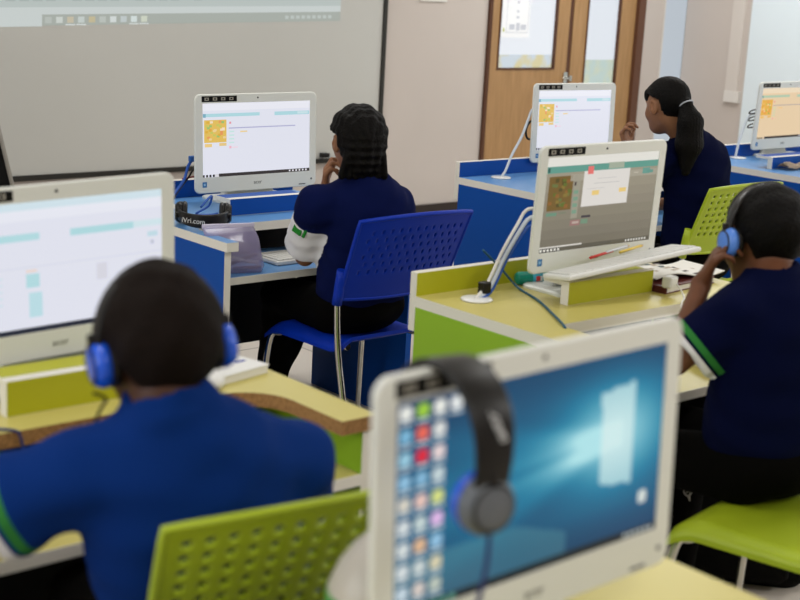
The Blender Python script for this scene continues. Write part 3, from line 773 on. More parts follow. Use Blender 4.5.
def hem_cloth(sm, st, cuff):
    """shirt cloth with the uniform's knitted bands along the sleeve hems"""
    if not st: return sm
    m = sm.copy(); m.name = sm.name + '_banded'; nt = m.node_tree; b = nt.nodes['Principled BSDF']
    at = nt.nodes.new('ShaderNodeAttribute'); at.attribute_name = 'hem'
    r = nt.nodes.new('ShaderNodeValToRGB'); r.color_ramp.interpolation = 'CONSTANT'; cr = r.color_ramp
    base_c = tuple(b.inputs['Base Color'].default_value); wc, gc = lin((222, 220, 222)), lin((50, 120, 56))
    stops = [(0, wc), (.013, base_c), (.022, gc), (.037, base_c)] if st == 'stripes' else [(0, wc), (cuff, base_c)]
    cr.elements[0].position, cr.elements[0].color = stops[0]; cr.elements[1].position, cr.elements[1].color = stops[1]
    for p_, c_ in stops[2:]: cr.elements.new(p_).color = c_
    nt.links.new(at.outputs['Fac'], r.inputs['Fac']); nt.links.new(r.outputs['Color'], b.inputs['Base Color'])
    return m

def person(label, cfg):
    J = {k: np.asarray(v, float) for k, v in cfg['J'].items()}
    base = (float(J['pelvis'][0]), float(J['pelvis'][1]), 0.)
    root = empty('person', base, 0, label, 'person')
    s = cfg.get('hs', .92); A = axes(*cfg['face']); hc = J['head']; skin = cfg.get('skin', SKIN)
    def L(r, f, u): return hc + s * (r * A[0] + f * A[1] + u * A[2])
    allp = np.array(list(J.values())); lo, hi = allp.min(0) - .17, allp.max(0) + .17
    for k in ('Lhand', 'Rhand'):
        pass
    # ---- body: one continuous skin surface
    F = Field(lo, hi, .0052)
    F.ell(L(0, -.008, .026), V(.071, .094, .083) * s, A, .01)
    F.ell(L(0, .026, -.028), V(.060, .062, .078) * s, A, .03)
    F.ell(L(0, .050, -.086), V(.034, .032, .026) * s, A, .03)
    for q in (-1, 1):
        F.ell(L(q * .036, .058, -.03), V(.022, .02, .022) * s, A, .02)
        F.cone(L(q * .012, .09, .028), L(q * .045, .072, .026), .008 * s, .007 * s, .012)
        F.ell(L(q * .031, .094, .004), V(.017, .014, .012) * s, A, .010, 'sub')
    F.cone(L(0, .086, .012), L(0, .104, -.030), .008 * s, .0125 * s, .010)
    for q in (-1, 1): F.ell(L(q * .013, .093, -.032), V(.009, .011, .008) * s, A, .006)
    F.ell(L(0, .083, -.057), V(.024, .012, .0062) * s, A, .004); F.ell(L(0, .082, -.068), V(.021, .012, .0065) * s, A, .004)
    for q in (-1, 1):
        eA = axes(cfg['face'][0] - q * 20, cfg['face'][1], cfg['face'][2] if len(cfg['face']) > 2 else 0)
        F.ell(L(q * .075, -.008, -.004), V(.009, .021, .034) * s, eA, .006)
        F.ell(L(q * .083, -.003, .002), V(.006, .010, .018) * s, eA, .004, 'sub')
    nb = J['neck']; F.cone(L(0, -.022, -.05), nb, .047 * s, .052, .02)
    F.cone(nb, J['chest'], .052, .085, .03); F.cone(J['chest'], J['pelvis'], .085, .09, .03)
    for q in 'LR':
        sh, el, wr = J[q + 'sh'], J[q + 'el'], J[q + 'wr']
        F.cone(J['chest'] * .4 + nb * .6, sh, .042, .040, .03); F.cone(sh, el, .040, .031, .015)
        m_ = el * .7 + wr * .3; F.cone(el, m_, .030, .031, .012); F.cone(m_, wr, .031, .0225, .012)
        hd = cfg['hand'][q]; F.cone(wr, wr + unit(hd['d']) * .02, .0225, .019, .01)
        hand(F, wr + unit(hd['d']) * .012, V(*hd['d']), V(*hd['n']), V(*hd['t']), .95 * cfg.get('hd', 1), hd.get('curl', (35, 45, 30)), hd.get('spread', 6), hd.get('thumb', 25))
        hp, kn_, an = J[q + 'hip'], J[q + 'kn'], J[q + 'an']
        F.cone(J['pelvis'], hp, .07, .065, .02); F.cone(hp, kn_, .062, .045, .015); F.cone(kn_, an, .043, .03, .015)
        F.cone(an, an + V(0, .10, -.03), .03, .026, .015)
    v, f_ = F.mesh()
    def skinm(c):
        q = (c - hc) @ A.T / s
        return ((np.abs(q[:, 0]) < .024) & (q[:, 1] > .078) & (q[:, 2] < -.05) & (q[:, 2] > -.076)).astype(int)
    body = np_mesh('body', v, f_, [skin, LIP], root, base, skinm, 1)
    for q in (-1, 1):
        m = MB(); c = Vector(L(q * .031, .0765, .004)) - Vector(base)
        Mx = Matrix.Translation(c) @ Matrix(((A[0][0], A[1][0], A[2][0]), (A[0][1], A[1][1], A[2][1]), (A[0][2], A[1][2], A[2][2]))).to_4x4() @ Matrix.Rotation(R(-90), 4, 'X')
        rr = .0108 * s; prof = [(rr * math.sin(R(a)) + 1e-5, -rr * math.cos(R(a))) for a in range(0, 181, 12)]
        m.lathe(prof, EYE, seg=16, M=Mx); m.lathe([(rr * math.sin(R(a)) * 1.02 + 1e-5, rr * math.cos(R(a)) * 1.02) for a in (32, 20, 8, 0)], IRIS, seg=16, M=Mx)
        m.build('eye', body)
    # ---- hair
    hk = cfg['hair']; Fh = Field(hc - .3, hc + .25, .0048)
    if hk == 'buzz':
        cut = lambda q: np.maximum(np.minimum(q[..., 1] + .034 * s, -0.036 * s + 0.60 * (q[..., 1] + .034 * s) - q[..., 2]) * .9, -0.086 * s - q[..., 2])
        Fh.ell(L(0, -.010, .028), V(.078, .101, .090) * s, A, .004, cut=cut)
        Fh.warp(lambda X, Y, Z: .0014 * np.sin(X * 330) * np.sin(Y * 300) * np.sin(Z * 310) + .0022 * np.sin(X * 70 + 2 * Z) * np.sin(Y * 80 + Z * 60))
        hm_ = cfg.get('hairmat', HAIR_B)
    elif hk == 'braids':
        cut = lambda q: np.maximum(np.minimum(q[..., 1] + .034 * s, -0.004 * s + 0.36 * (q[..., 1] + .034 * s) - q[..., 2]) * .9, -0.113 * s - q[..., 2])
        def rows(q):
            ang = np.arctan2(q[..., 0], q[..., 2] + .06); return -.0052 * np.abs(np.sin(ang * 9)) - .002 * np.sin(q[..., 1] * 260)
        Fh.ell(L(0, -.032, .030), V(.096, .115, .102) * s, A, .004, cut=cut, disp=rows)
        Fh.ell(L(0, -.086, -.02), V(.078, .058, .092) * s, A, .02, disp=lambda q: -.004 * np.sin(q[..., 2] * 240) - .003 * np.sin(q[..., 0] * 200))
        for q in (-3, -2, -1, 0, 1, 2, 3):        # braid ends hanging at the nape
            a = L(q * .022, -.105, -.05); b = L(q * .026, -.088, -.112)
            for t in range(6):
                c = a + (b - a) * t / 5; Fh.ell(c, V(.013, .013, .014) * s, A, .004)
        hm_ = HAIR
    elif hk == 'ponytail':
        cut = lambda q: np.maximum(np.minimum(q[..., 1] + .034 * s, -0.008 * s + 0.36 * (q[..., 1] + .034 * s) - q[..., 2]) * .9, -0.088 * s - q[..., 2])
        Fh.ell(L(0, -.012, .032), V(.083, .108, .093) * s, A, .004, cut=cut)
        Fh.ell(L(-.004, .056, .048), V(.064, .037, .040) * s, A, .012)                # fringe
        Fh.cone(L(0, -.10, .015), L(0, -.132, .005), .03 * s, .022 * s, .01)
        Fh.cone(L(0, -.124, .0), L(.004, -.148, -.07), .028 * s, .052 * s, .012); Fh.cone(L(.004, -.148, -.07), L(.008, -.138, -.16), .052 * s, .056 * s, .012); Fh.cone(L(.008, -.138, -.16), L(.0, -.125, -.27), .056 * s, .020 * s, .012)
        Fh.warp(lambda X, Y, Z: .0016 * np.sin((X - .6 * Y) * 420 + Z * 40))
        hm_ = HAIR
    elif hk == 'long':
        cut = lambda q: np.maximum(np.minimum(q[..., 1] + .034 * s, -0.056 * s + 0.50 * (q[..., 1] + .034 * s) - q[..., 2]) * .9, -0.118 * s - q[..., 2])
        Fh.ell(L(0, -.012, .032), V(.086, .108, .093) * s, A, .004, cut=cut)
        Fh.cone(L(0, -.07, -.02), L(0, -.085, -.2), .07 * s, .06 * s, .02); hm_ = HAIR
    v, f_ = Fh.mesh(); hair = np_mesh('hair', v, f_, [hm_], root, base, None, 1)
    if hk == 'ponytail':
        Mx = Matrix.Translation(Vector(L(0, -.128, .004)) - Vector(base))
        dd = Vector(L(.004, -.165, -.07) - L(0, -.11, .02)).normalized()
        m = MB(); P = []; a = dd.orthogonal().normalized(); b = dd.cross(a)
        for q in range(16): P.append(a * .027 * math.cos(q * math.pi / 8) + b * .027 * math.sin(q * math.pi / 8))
        m.tube(P, .003, mat('pale_hair_tie', (176, 180, 190), .5), 8, 1, M=Mx, closed=True); m.build('hair_tie', hair)
    # ---- polo shirt
    sm = cfg['shirt']; Fs = Field(lo, hi, .006)
    ch, pv = J['chest'], J['pelvis']; shv = unit(J['Rsh'] - J['Lsh']); sp = unit(nb - pv); fw = unit(np.cross(sp, shv)); shv = np.cross(fw, sp); TA = np.array([shv, fw, sp])
    bw = cfg.get('bw', 1.)
    Fs.ell(ch, V(.150 * bw, .108, .19), TA, .05); Fs.ell((ch + pv) / 2, V(.142 * bw, .112, .18), TA, .06); Fs.ell(pv + sp * .06, V(.150 * bw, .122, .145), TA, .06)
    for q in 'LR':
        sh, el, wr = J[q + 'sh'], J[q + 'el'], J[q + 'wr']; fr = cfg.get('sleeve', {}).get(q, .72); ax = unit(el - sh); end = sh + (el - sh) * fr
        Fs.cone(nb + sp * -.03, sh, .055, .058, .05)
        fl = cfg.get('flare', {}).get(q, .062)
        Fs.cone(sh, sh + (el - sh) * max(fr, 1.) , .062, .058 + (fl - .058) / max(fr, .3) * 1., .03, cut=(end, ax))
    Fs.cone(nb - sp * .05, nb - sp * .01, .075, .052, .03)
    cn = unit(sp + .25 * fw); Fs.torus(nb + cn * .006, cn, .062, .010, .012, squash=.5); Fs.torus(nb + cn * .022, cn, .057, .0075, .006, squash=.36)
    a1, a2, a3 = cfg.get('fold', (31, 23, 40))
    Fs.warp(lambda X, Y, Z: .0028 * np.sin(X * a1 + Z * a2 + 1.3 * np.sin(Y * 19)) * np.sin(Y * 17 + Z * a3) + .0016 * np.sin(X * 60 - Z * 75 + Y * 50))
    v, f_ = Fs.mesh()
    st = cfg.get('stripe')
    shirt = np_mesh('polo_shirt', v, f_, [hem_cloth(sm, st, max(cfg.get('cuff', {'L': 0}).values()))], root, base, None, 2)
    co_ = np.zeros(len(shirt.data.vertices) * 3, np.float32); shirt.data.vertices.foreach_get('co', co_); c = co_.reshape(-1, 3) + np.asarray(base)
    hem = np.full(len(c), .5, np.float32)           # distance of the cloth from its sleeve hem
    for q in 'LR':
        sh, el = J[q + 'sh'], J[q + 'el']; ax = unit(el - sh); e = cfg.get('sleeve', {}).get(q, .72) * np.linalg.norm(el - sh)
        t = (c - sh) @ ax; rad = np.linalg.norm(c - sh - t[:, None] * ax, axis=1); on = (rad < .09) & (t < e + .03)
        if st == 'cuff' and q == 'R': t = t - (cfg['cuff']['L'] - cfg['cuff']['R'])
        hem[on] = np.minimum(hem[on], e - t[on])
    shirt.data.attributes.new('hem', 'FLOAT', 'POINT').data.foreach_set('value', hem)
    for pc, pn, pu, ps in cfg.get('patches', ()):
        n_ = unit(V(*pn)); u_ = unit(V(*pu) - n_ * (V(*pu) @ n_)); w_ = np.cross(u_, n_)
        m = MB(); Mx = Matrix.Translation(Vector(V(*pc) - V(*base))) @ Matrix(((w_[0], u_[0], n_[0]), (w_[1], u_[1], n_[1]), (w_[2], u_[2], n_[2]))).to_4x4()
        m.box((-ps[0] / 2, -ps[1] / 2, -.004), (ps[0] / 2, ps[1] / 2, .004), PATCH, .002, M=Mx)
        m.box((-ps[0] / 2 - .016, -ps[1] / 2, -.004), (-ps[0] / 2 - .006, ps[1] / 2 * .9, .004), PATCH, .002, M=Mx)
        m.build('green_patch', shirt)
    # ---- trousers and shoes
    Ft = Field(np.array([lo[0], lo[1], -.02]), np.array([hi[0], hi[1], pv[2] + .2]), .0072)
    Ft.ell(pv + V(0, -.005, -.005), V(.155 * bw, .13, .10), None, .03)
    for q in 'LR':
        hp, kn_, an = J[q + 'hip'], J[q + 'kn'], J[q + 'an']
        Ft.cone(hp, kn_, .083, .064, .03); ax = unit(an - kn_); Ft.cone(kn_, an + ax * .05, .064, .058, .03, cut=(an + ax * .02, ax))
    Ft.warp(lambda X, Y, Z: .003 * np.sin(X * 40 + Y * 27) * np.sin(Z * 35 + Y * 20))
    v, f_ = Ft.mesh(); tr = np_mesh('trousers', v, f_, [BLACKCLOTH], root, base, None, 2)
    for q in 'LR':
        an = J[q + 'an']; d = unit(V(*cfg.get('toe', {}).get(q, (0, 1, 0)))); sd = np.cross(d, V(0, 0, 1)); c = V(an[0], an[1], 0) + d * .055
        Fo = Field(c - .2, c + .2, .0055); SA = np.array([sd, d, V(0, 0, 1)])
        fl_ = lambda P: P[..., 2] * -1 + .004
        Fo.ell(c + V(0, 0, .036), V(.043, .125, .034), SA, .01); Fo.ell(c - d * .06 + V(0, 0, .05), V(.038, .055, .055), SA, .02)
        Fo.warp(lambda X, Y, Z: np.maximum(0, (.004 - Z)) * 2)
        v, f_ = Fo.mesh(); np_mesh('shoe', v, f_, [SHOE, SOLE], root, base, lambda cc: (cc[:, 2] < .016).astype(int), 1)
    return root, L, A, tr

def seat_legs(cx, cy, az, w_=.085, z=.505, kn=.36, spread=.02, an=(.30, .07), fy=0):
    """hips/knees/ankles for someone sitting at (cx,cy) facing az"""
    f = V(math.cos(R(az)), math.sin(R(az)), 0); r = V(math.sin(R(az)), -math.cos(R(az)), 0); c = V(cx, cy, 0); J = {}
    for q, sgn in (('L', -1), ('R', 1)):
        J[q + 'hip'] = c + r * sgn * w_ + f * .03 + V(0, 0, z); J[q + 'kn'] = c + r * sgn * (w_ + spread) + f * kn + V(0, 0, z - .012)
        J[q + 'an'] = c + r * sgn * (w_ + spread) + f * (kn + fy) + V(0, 0, an[1])
    J['pelvis'] = c + V(0, 0, z + .03); return J

# girl with braids, blue chair
J = seat_legs(2.94, 3.535, 88, fy=.16, kn=.37)
J.update(neck=(2.885, 3.475, .935), chest=(2.905, 3.475, .80), head=(2.872, 3.515, 1.068), Lsh=(2.728, 3.525, .872), Rsh=(3.025, 3.485, .858),
         Lel=(2.815, 3.685, .668), Lwr=(2.845, 3.63, .885), Rel=(3.10, 3.60, .70), Rwr=(3.05, 3.80, .668), Lan=(3.06, 4.18, .085), Ran=(3.12, 4.26, .085))
J['Lkn'] = V(2.88, 3.90, .485); J['Rkn'] = V(3.02, 3.90, .485)
person('girl with black braids in navy shirt sitting on the blue chair', dict(J=J, face=(69, 6), hair='braids', skin=SKIN2, shirt=NAVY, bw=1.0,
       hand={'L': dict(d=(-.10, -.16, 1), n=(-.75, .6, .1), t=(.5, .6, .2), curl=(28, 65, 45)), 'R': dict(d=(-.2, 1, -.05), n=(0, 0, 1), t=(-1, 0, 0), curl=(14, 22, 16))},
       sleeve={'L': .78, 'R': .7}, flare={'L': .073}, stripe='cuff', cuff={'L': .15, 'R': .03}, patches=[((2.694, 3.565, .795), (-.9, -.3, .1), (.25, .45, -.85), (.036, .042))]))
# girl with ponytail
J = seat_legs(4.66, 3.47, 90)
J.update(neck=(4.585, 3.51, 1.01), chest=(4.64, 3.49, .86), head=(4.51, 3.58, 1.142), Lsh=(4.44, 3.53, .94), Rsh=(4.715, 3.49, .93),
         Lel=(4.52, 3.74, .74), Lwr=(4.66, 3.88, .92), Rel=(4.86, 3.68, .72), Rwr=(4.8, 3.9, .668))
person('girl with long black ponytail in navy shirt beside the door', dict(J=J, face=(78, 8), hair='ponytail', skin=SKIN2, shirt=NAVY_SHADED, hs=.95,
       hand={'L': dict(d=(-.05, .35, .9), n=(-.3, .9, -.3), t=(.8, .1, .3), curl=(50, 60, 40)), 'R': dict(d=(-.1, 1, -.05), n=(0, 0, 1), t=(-1, 0, 0), curl=(14, 22, 16))}))
# boy at right with light-blue headphones
J = seat_legs(2.815, 1.83, 100, kn=.27)
J.update(neck=(2.795, 1.855, .948), chest=(2.80, 1.835, .80), head=(2.842, 1.925, 1.040), Lsh=(2.685, 1.87, .885), Rsh=(2.95, 1.80, .865),
         Lel=(2.585, 1.955, .765), Lwr=(2.722, 2.005, .925), Rel=(3.07, 1.95, .70), Rwr=(3.08, 2.14, .672))
_, LC, AC, trC = person('boy in navy shirt holding his light-blue headphones at right', dict(J=J, face=(66, 8), hair='buzz', hairmat=HAIR, shirt=NAVY_SHADED, stripe='stripes', sleeve={'L': .80, 'R': .66}, flare={'L': .072},
       hs=1.16, bw=1.08, hand={'L': dict(d=(.05, -.40, 1), n=(-.6, .75, .2), t=(.5, -.6, .1), curl=(22, 50, 40), spread=8, thumb=10), 'R': dict(d=(.1, 1, -.05), n=(0, 0, 1), t=(-1, 0, 0), curl=(14, 22, 16))}))
# pale emblem on his trouser leg
en = Vector((-.66, -.75, .04)).normalized(); eu = (Vector((.10, .12, 1)) - en * en.dot(Vector((.10, .12, 1)))).normalized(); ew = eu.cross(en)
Mx = Matrix.Translation(Vector((2.835, 2.063, .357)) - Vector((2.815, 1.83, 0)) + en * .003) @ Matrix(((ew.x, eu.x, en.x), (ew.y, eu.y, en.y), (ew.z, eu.z, en.z))).to_4x4()
EMB = mat('pale_print', (206, 200, 196), .7)
m = MB().tube([(.011 * math.cos(R(a)), .004 + .014 * math.sin(R(a)), 0) for a in range(0, 360, 30)], .0012, EMB, 6, 3, M=Mx, closed=True)
m.tube([(-.006, -.004, 0), (.003, .004, 0), (.004, .014, 0)], .001, EMB, 6, 4, M=Mx).tube([(-.002, .012, 0), (.004, .004, 0), (.006, -.02, 0)], .0012, EMB, 6, 4, M=Mx).tube([(-.004, -.008, 0), (.002, -.014, 0), (.007, -.024, 0)], .0012, EMB, 6, 4, M=Mx)
m.build('emblem', trC)
# boy at left with blue headphones
J = seat_legs(1.18, 1.72, 80)
J.update(neck=(1.058, 1.692, .972), chest=(1.10, 1.69, .80), head=(1.072, 1.746, 1.054), Lsh=(.935, 1.755, .875), Rsh=(1.265, 1.665, .862),
         Lel=(.80, 1.87, .79), Lwr=(.93, 2.08, .675), Rel=(1.40, 1.83, .70), Rwr=(1.33, 2.12, .66))
_, LD, AD, _t = person('boy with blue headphones seen from behind in a navy shirt tinted as brightly lit', dict(J=J, face=(76, 8, 5), hair='buzz', skin=SKIN3, shirt=NAVY_LIT, stripe='stripes', bw=1.12, hs=1.14, sleeve={'L': .62, 'R': .72}, flare={'L': .08},
       hand={'L': dict(d=(.3, 1, -.05), n=(0, 0, 1), t=(1, 0, 0), curl=(14, 22, 16)), 'R': dict(d=(-.3, 1, -.05), n=(0, 0, 1), t=(-1, 0, 0), curl=(14, 22, 16))}))

# ------------------------------------------------------------------ headphones
def headphones(label, M, cup, pad, band=BLACK, hw=.083, top=.118, lettering=None, group=None, flip=False, bw=1., bulge=0.):
    """M: matrix placing local x (ear to ear), y (forward), z (up); origin midway between the cups"""
    root = empty('headphones', (0, 0, 0), 0, label, 'headphones', group); root.matrix_world = M
    N = 21; outer = []
    rings = []
    for i in range(N):
        a = math.pi * i / (N - 1); c = Vector((math.cos(a) * (hw + .008 + bulge * math.sin(a)), 0, .012 + math.sin(a) * top)); nrm = Vector((math.cos(a), 0, math.sin(a) * 1.1)).normalized()
        wd = (.016 + .007 * math.sin(a)) * bw
        rings.append([c + nrm * p[1] + Vector((0, p[0], 0)) for p in rrect(wd * 2, .011, .0045, 3)])
    MB().rings(rings, band).build('headband', root)
    for s in (-1, 1):
        Mx = Matrix.Translation((s * hw, 0, 0)) @ Matrix.Rotation(R(90) * s, 4, 'Y')
        cupo = MB().lathe([(.0005, .022), (.02, .022), (.031, .018), (.036, .008), (.036, -.002), (.0005, -.002)], cup, seg=28, M=Mx).build('ear_cup', root)
        MB().lathe([(.026, .0225), (.029, .0205), (.026, .0215)], band, seg=28, M=Mx, loop=True).build('trim_ring', cupo)
        MB().lathe([(.0005, -.002), (.034, -.002), (.0375, -.008), (.036, -.016), (.028, -.019), (.016, -.012), (.0005, -.012)], pad, seg=28, M=Mx).build('ear_pad', root)
        MB().box((s * hw + (.0 if s > 0 else -.02), -.009, .01), (s * hw + (.02 if s > 0 else .0), .009, .045), band, .003).build('slider', root)
    if lettering:
        body, size, ang = lettering
        me = text_mesh(body, size); a = R(ang)
        c = Vector((math.cos(a) * (hw + .0145 + bulge * math.sin(a)), 0, .012 + math.sin(a) * (top + .0065)))
        n_ = Vector((math.cos(a), 0, math.sin(a) * 1.1)).normalized(); t_ = Vector((0, 0, 0)); tg = Vector((-math.sin(a), 0, math.cos(a))).normalized(); tg = (tg - n_ * tg.dot(n_)).normalized() * (-1 if flip else 1)
        up_ = n_.cross(tg)
        me.transform(Matrix.Translation(c) @ Matrix(((tg.x, up_.x, n_.x), (tg.y, up_.y, n_.y), (tg.z, up_.z, n_.z))).to_4x4())
        me.materials.append(mat('white_lettering', (206, 206, 206), .5)); link('lettering', me, root)
    return root
def headM(L, A, up=-.006, s=.92, fwd=-.008):
    c = L(0, fwd, up); return Matrix(((A[0][0], A[1][0], A[2][0], c[0]), (A[0][1], A[1][1], A[2][1], c[1]), (A[0][2], A[1][2], A[2][2], c[2]), (0, 0, 0, 1)))
def cord(name, pts, r, m, label, cat='cable', group=None, n=8):
    return tag(MB().tube(pts, r, m, 8, n).build(name), label, cat, group)
headphones('light-blue headphones worn by the boy at right', headM(LC, AC), HP_LIGHT, BLACK, hw=.096, top=.124, bw=.7, band=mat('dark_headband', (20, 16, 15), .3, .5))
headphones('bright blue headphones worn by the boy at left', headM(LD, AD), HP_BLUE, BLACK, hw=.088, top=.121, band=mat('brown_black_plastic', (14, 10, 8), .5, .3))
cord('headphone_cord', [tuple(LD(-.095, -.005, -.042)), (.99, 1.76, .985), (1.0, 1.80, .95), (1.03, 1.92, .82)], .0025, BLACK, 'thin black cord hanging from the left boy’s headphones')
# hung over the foreground monitor: ear-to-ear axis runs front to back
Mh = Matrix.Translation((1.094, 1.136, 1.032)) @ Matrix.Rotation(R(80), 4, 'Z') @ Matrix.Rotation(R(2), 4, 'Y')
headphones('black headphones hung over the top of the foreground monitor', Mh, GREY_PLASTIC, HP_BLUE, hw=.074, top=.136, lettering=('iVri.com', .020, 138), bw=1.35, bulge=.04)
cord('headphone_cord', [(1.082, 1.052, 1.0), (1.078, 1.05, .96), (1.073, 1.06, .88), (1.07, 1.07, .77), (1.0, 1.05, .752)], .003, mat('navy_cable', (20, 34, 96), .5), 'navy cord dangling in front of the foreground monitor')
# lying on the blue desk
Mh = Matrix.Translation((2.60, 3.975, ZT + .0385)) @ Matrix.Rotation(R(-33), 4, 'Z') @ Matrix.Rotation(R(94), 4, 'X')
headphones('black headphones lying on the left end of the blue desk', Mh, BLACK, BLACK, hw=.072, top=.11, lettering=('iVri.com', .024, 112), flip=True)
cord('headphone_cord', [(2.60, 3.99, .80), (2.66, 4.02, .83), (2.67, 4.05, .79), (2.62, 4.05, .765), (2.70, 4.08, .752), (2.74, 4.10, .750)], .004, CABLE_BLUE, 'blue cord of the headphones lying on the blue desk')

# ------------------------------------------------------------------ keyboards and clutter
def keyboard(label, loc, rx, rz, w_=.42, d_=.14, rows=5):
    root = empty('keyboard', loc, 0, label, 'keyboard'); root.rotation_euler = (rx, 0, rz)
    MB().box((-w_ / 2, -d_ / 2, 0), (w_ / 2, d_ / 2, .014), WHITE_PLASTIC, .004).build('case', root)
    k = MB(); n = 17; cw = (w_ - .02) / n; rh = (d_ - .02) / rows
    KM = mat('white_key_plastic', (218, 218, 214), .5)
    for r_ in range(rows):
        for c_ in range(n):
            if r_ == 0 and 4 <= c_ <= 8: continue
            k.box((-w_ / 2 + .01 + c_ * cw + .0012, -d_ / 2 + .01 + r_ * rh + .0012, .014), (-w_ / 2 + .01 + (c_ + 1) * cw - .0012, -d_ / 2 + .01 + (r_ + 1) * rh - .0012, .018), KM)
    k.box((-w_ / 2 + .01 + 4 * cw, -d_ / 2 + .0112, .014), (-w_ / 2 + .01 + 9 * cw, -d_ / 2 + .01 + rh - .0012, .018), KM)
    k.build('keys', root)
    return root
keyboard('white keyboard on the lower shelf beside the purple pouch', (2.97, 3.86, .621), 0, R(2), .40, .15)
keyboard('white keyboard leaning up on the riser under the pop-up monitor', (3.045, 2.515, .843), R(-3), R(-11.5), .46, .13); kb3 = bpy.context.scene.objects['keyboard.001']; kb3.rotation_euler = (R(-9), R(-7.5), R(-11.5))

# pencil pouch, see-through purple plastic, standing against the wing
pm = mat('purple_clear_plastic', (176, 166, 206), .12, .9, alpha=.55)
pz = empty('pencil_pouch', (2.615, 3.765, .621), R(-14), 'clear purple plastic pencil pouch on the lower shelf of the blue desk', 'pouch')
rings = []
for z_, w_, d_ in ((0, .15, .055), (.02, .165, .07), (.06, .17, .066), (.11, .178, .034), (.145, .182, .010), (.155, .182, .005)):
    rings.append([Vector((p[0] - .30 * z_ + .004 * math.sin(p[0] * 60 + z_ * 80), p[1] + .05 * z_ + .003 * math.sin(p[0] * 90 + z_ * 50), z_)) for p in rrect(w_, d_, min(d_ * .45, .025), 5)])
MB().rings(rings, pm).build('bag', pz)
MB().box((-.136, .003, .147), (.044, .011, .160), mat('lilac_zip', (206, 198, 222), .4), .002).build('zip', pz)
for q, (a, b, c) in enumerate((((-.06, .0, .02), (.05, .0, .055), (60, 16, 26)), ((-.05, -.008, .05), (.06, .004, .025), (200, 200, 206)), ((-.055, .01, .075), (.03, .006, .06), (30, 24, 60)), ((-.03, -.012, .012), (.065, -.006, .012), (90, 50, 40)))):
    m = MB().tube([(a), (b)], .0065, mat('pen_%d_barrel' % q if False else ('maroon_barrel', 'pale_barrel', 'indigo_barrel', 'brown_barrel')[q], c, .4), 10, 2)
    o = m.build('pen'); o.matrix_world = pz.matrix_basis.copy(); o.location = pz.location; o.rotation_euler = pz.rotation_euler
    tag(o, ('dark red pen inside the clear purple pouch', 'pale grey pen inside the clear purple pouch', 'indigo pen inside the clear purple pouch', 'brown pen at the bottom of the clear purple pouch')[q], 'pen', 'pens in the purple pouch')
# small grey cup under the upper shelf
tag(MB().lathe([(.001, 0), (.03, 0), (.036, .075), (.033, .075), (.028, .004), (.001, .004)], mat('grey_white_cup', (176, 174, 168), .5), (3.06, 3.97, .621), 24).build('cup'), 'grey-white cup behind the keyboard under the blue desk top', 'cup')

# teal glue bottle under the pop-up monitor
gl = empty('glue_bottle', (2.955, 2.772, ZT + .019), R(-16), 'teal glue bottle lying by the back edge of the middle lime desk', 'bottle')
Mx = Matrix.Rotation(R(90), 4, 'Y')
MB().lathe([(.001, -.055), (.015, -.055), (.019, -.048), (.019, .03), (.014, .045), (.001, .045)], mat('teal_plastic', (20, 150, 130), .35), seg=20, M=Mx).build('bottle_body', gl)
MB().lathe([(.0193, -.01), (.0194, -.01), (.0194, .026), (.0193, .026)], mat('turquoise_label', (60, 170, 196), .5), seg=20, M=Mx, loop=True).box((.0, -.0205, -.006), (.012, -.0185, .008), mat('red_ink', (206, 60, 60), .5)).box((.014, -.0205, -.006), (.02, -.0185, .008), PAPER).build('label', gl)
MB().lathe([(.001, .045), (.009, .045), (.007, .065), (.004, .075), (.001, .075)], mat('teal_cap', (24, 130, 120), .4), seg=16, M=Mx).build('cap', gl)
# pencils lying behind the keyboard on the riser
for q, (nm, c, xo, lab) in enumerate((('pencil', (196, 52, 44), 0, 'red pencil behind the leaning keyboard'), ('pencil', (226, 196, 90), .13, 'yellow pencil behind the leaning keyboard'), ('pencil', (206, 210, 216), .07, 'pale grey pencil behind the leaning keyboard'))):
    t = empty(nm, (3.0 + xo, 2.60 + .002 * q, ZT + .106 + .004 * q), R(3), lab, 'pencil', 'pencils on the riser')
    bm_ = mat(('red_lacquer', 'yellow_lacquer', 'grey_lacquer')[q], c, .4)
    MB().tube([(-.0, 0, 0), (.10, 0, .01)], .004, bm_, 6, 2).build('shaft', t)
    MB().tube([(.10, 0, .01), (.112, 0, .0112)], lambda u: .004 * (1 - u) + .0004, mat('bare_wood', (214, 180, 130), .7), 6, 2).build('point', t)
# book pile and magazine right of it
bk = empty('book', (3.34, 2.56, ZT), R(6), 'closed book with dark red cover beside the white plug on the lime desk', 'book')
MB().box((-.13, -.06, 0), (.13, .08, .003), mat('dark_red_cover', (84, 26, 22), .5)).box((-.13, -.06, .018), (.13, .08, .021), mat('dark_red_cover', (84, 26, 22), .5)).box((-.134, -.06, 0), (-.13, .08, .021), mat('dark_red_cover', (84, 26, 22), .5)).build('cover', bk)
MB().box((-.129, -.057, .003), (.127, .077, .018), PAPER).build('pages', bk)
mg = MB()
for i in range(12):
    for k_ in range(1):
        x0, x1 = -.15 + i * .025, -.125 + i * .025; z0, z1 = .022 + .010 * math.sin(i * .52), .022 + .010 * math.sin((i + 1) * .52)
        mg.quad([(x0, -.07, z0), (x1, -.07, z1), (x1, .10, z1), (x0, .10, z0)], PAPER); mg.quad([(x0, .10, z0 - .003), (x1, .10, z1 - .003), (x1, -.07, z1 - .003), (x0, -.07, z0 - .003)], PAPER)
        mg.quad([(x0, -.07, z0 - .003), (x1, -.07, z1 - .003), (x1, -.07, z1), (x0, -.07, z0)], PAPER)
rr_ = random.Random(5)
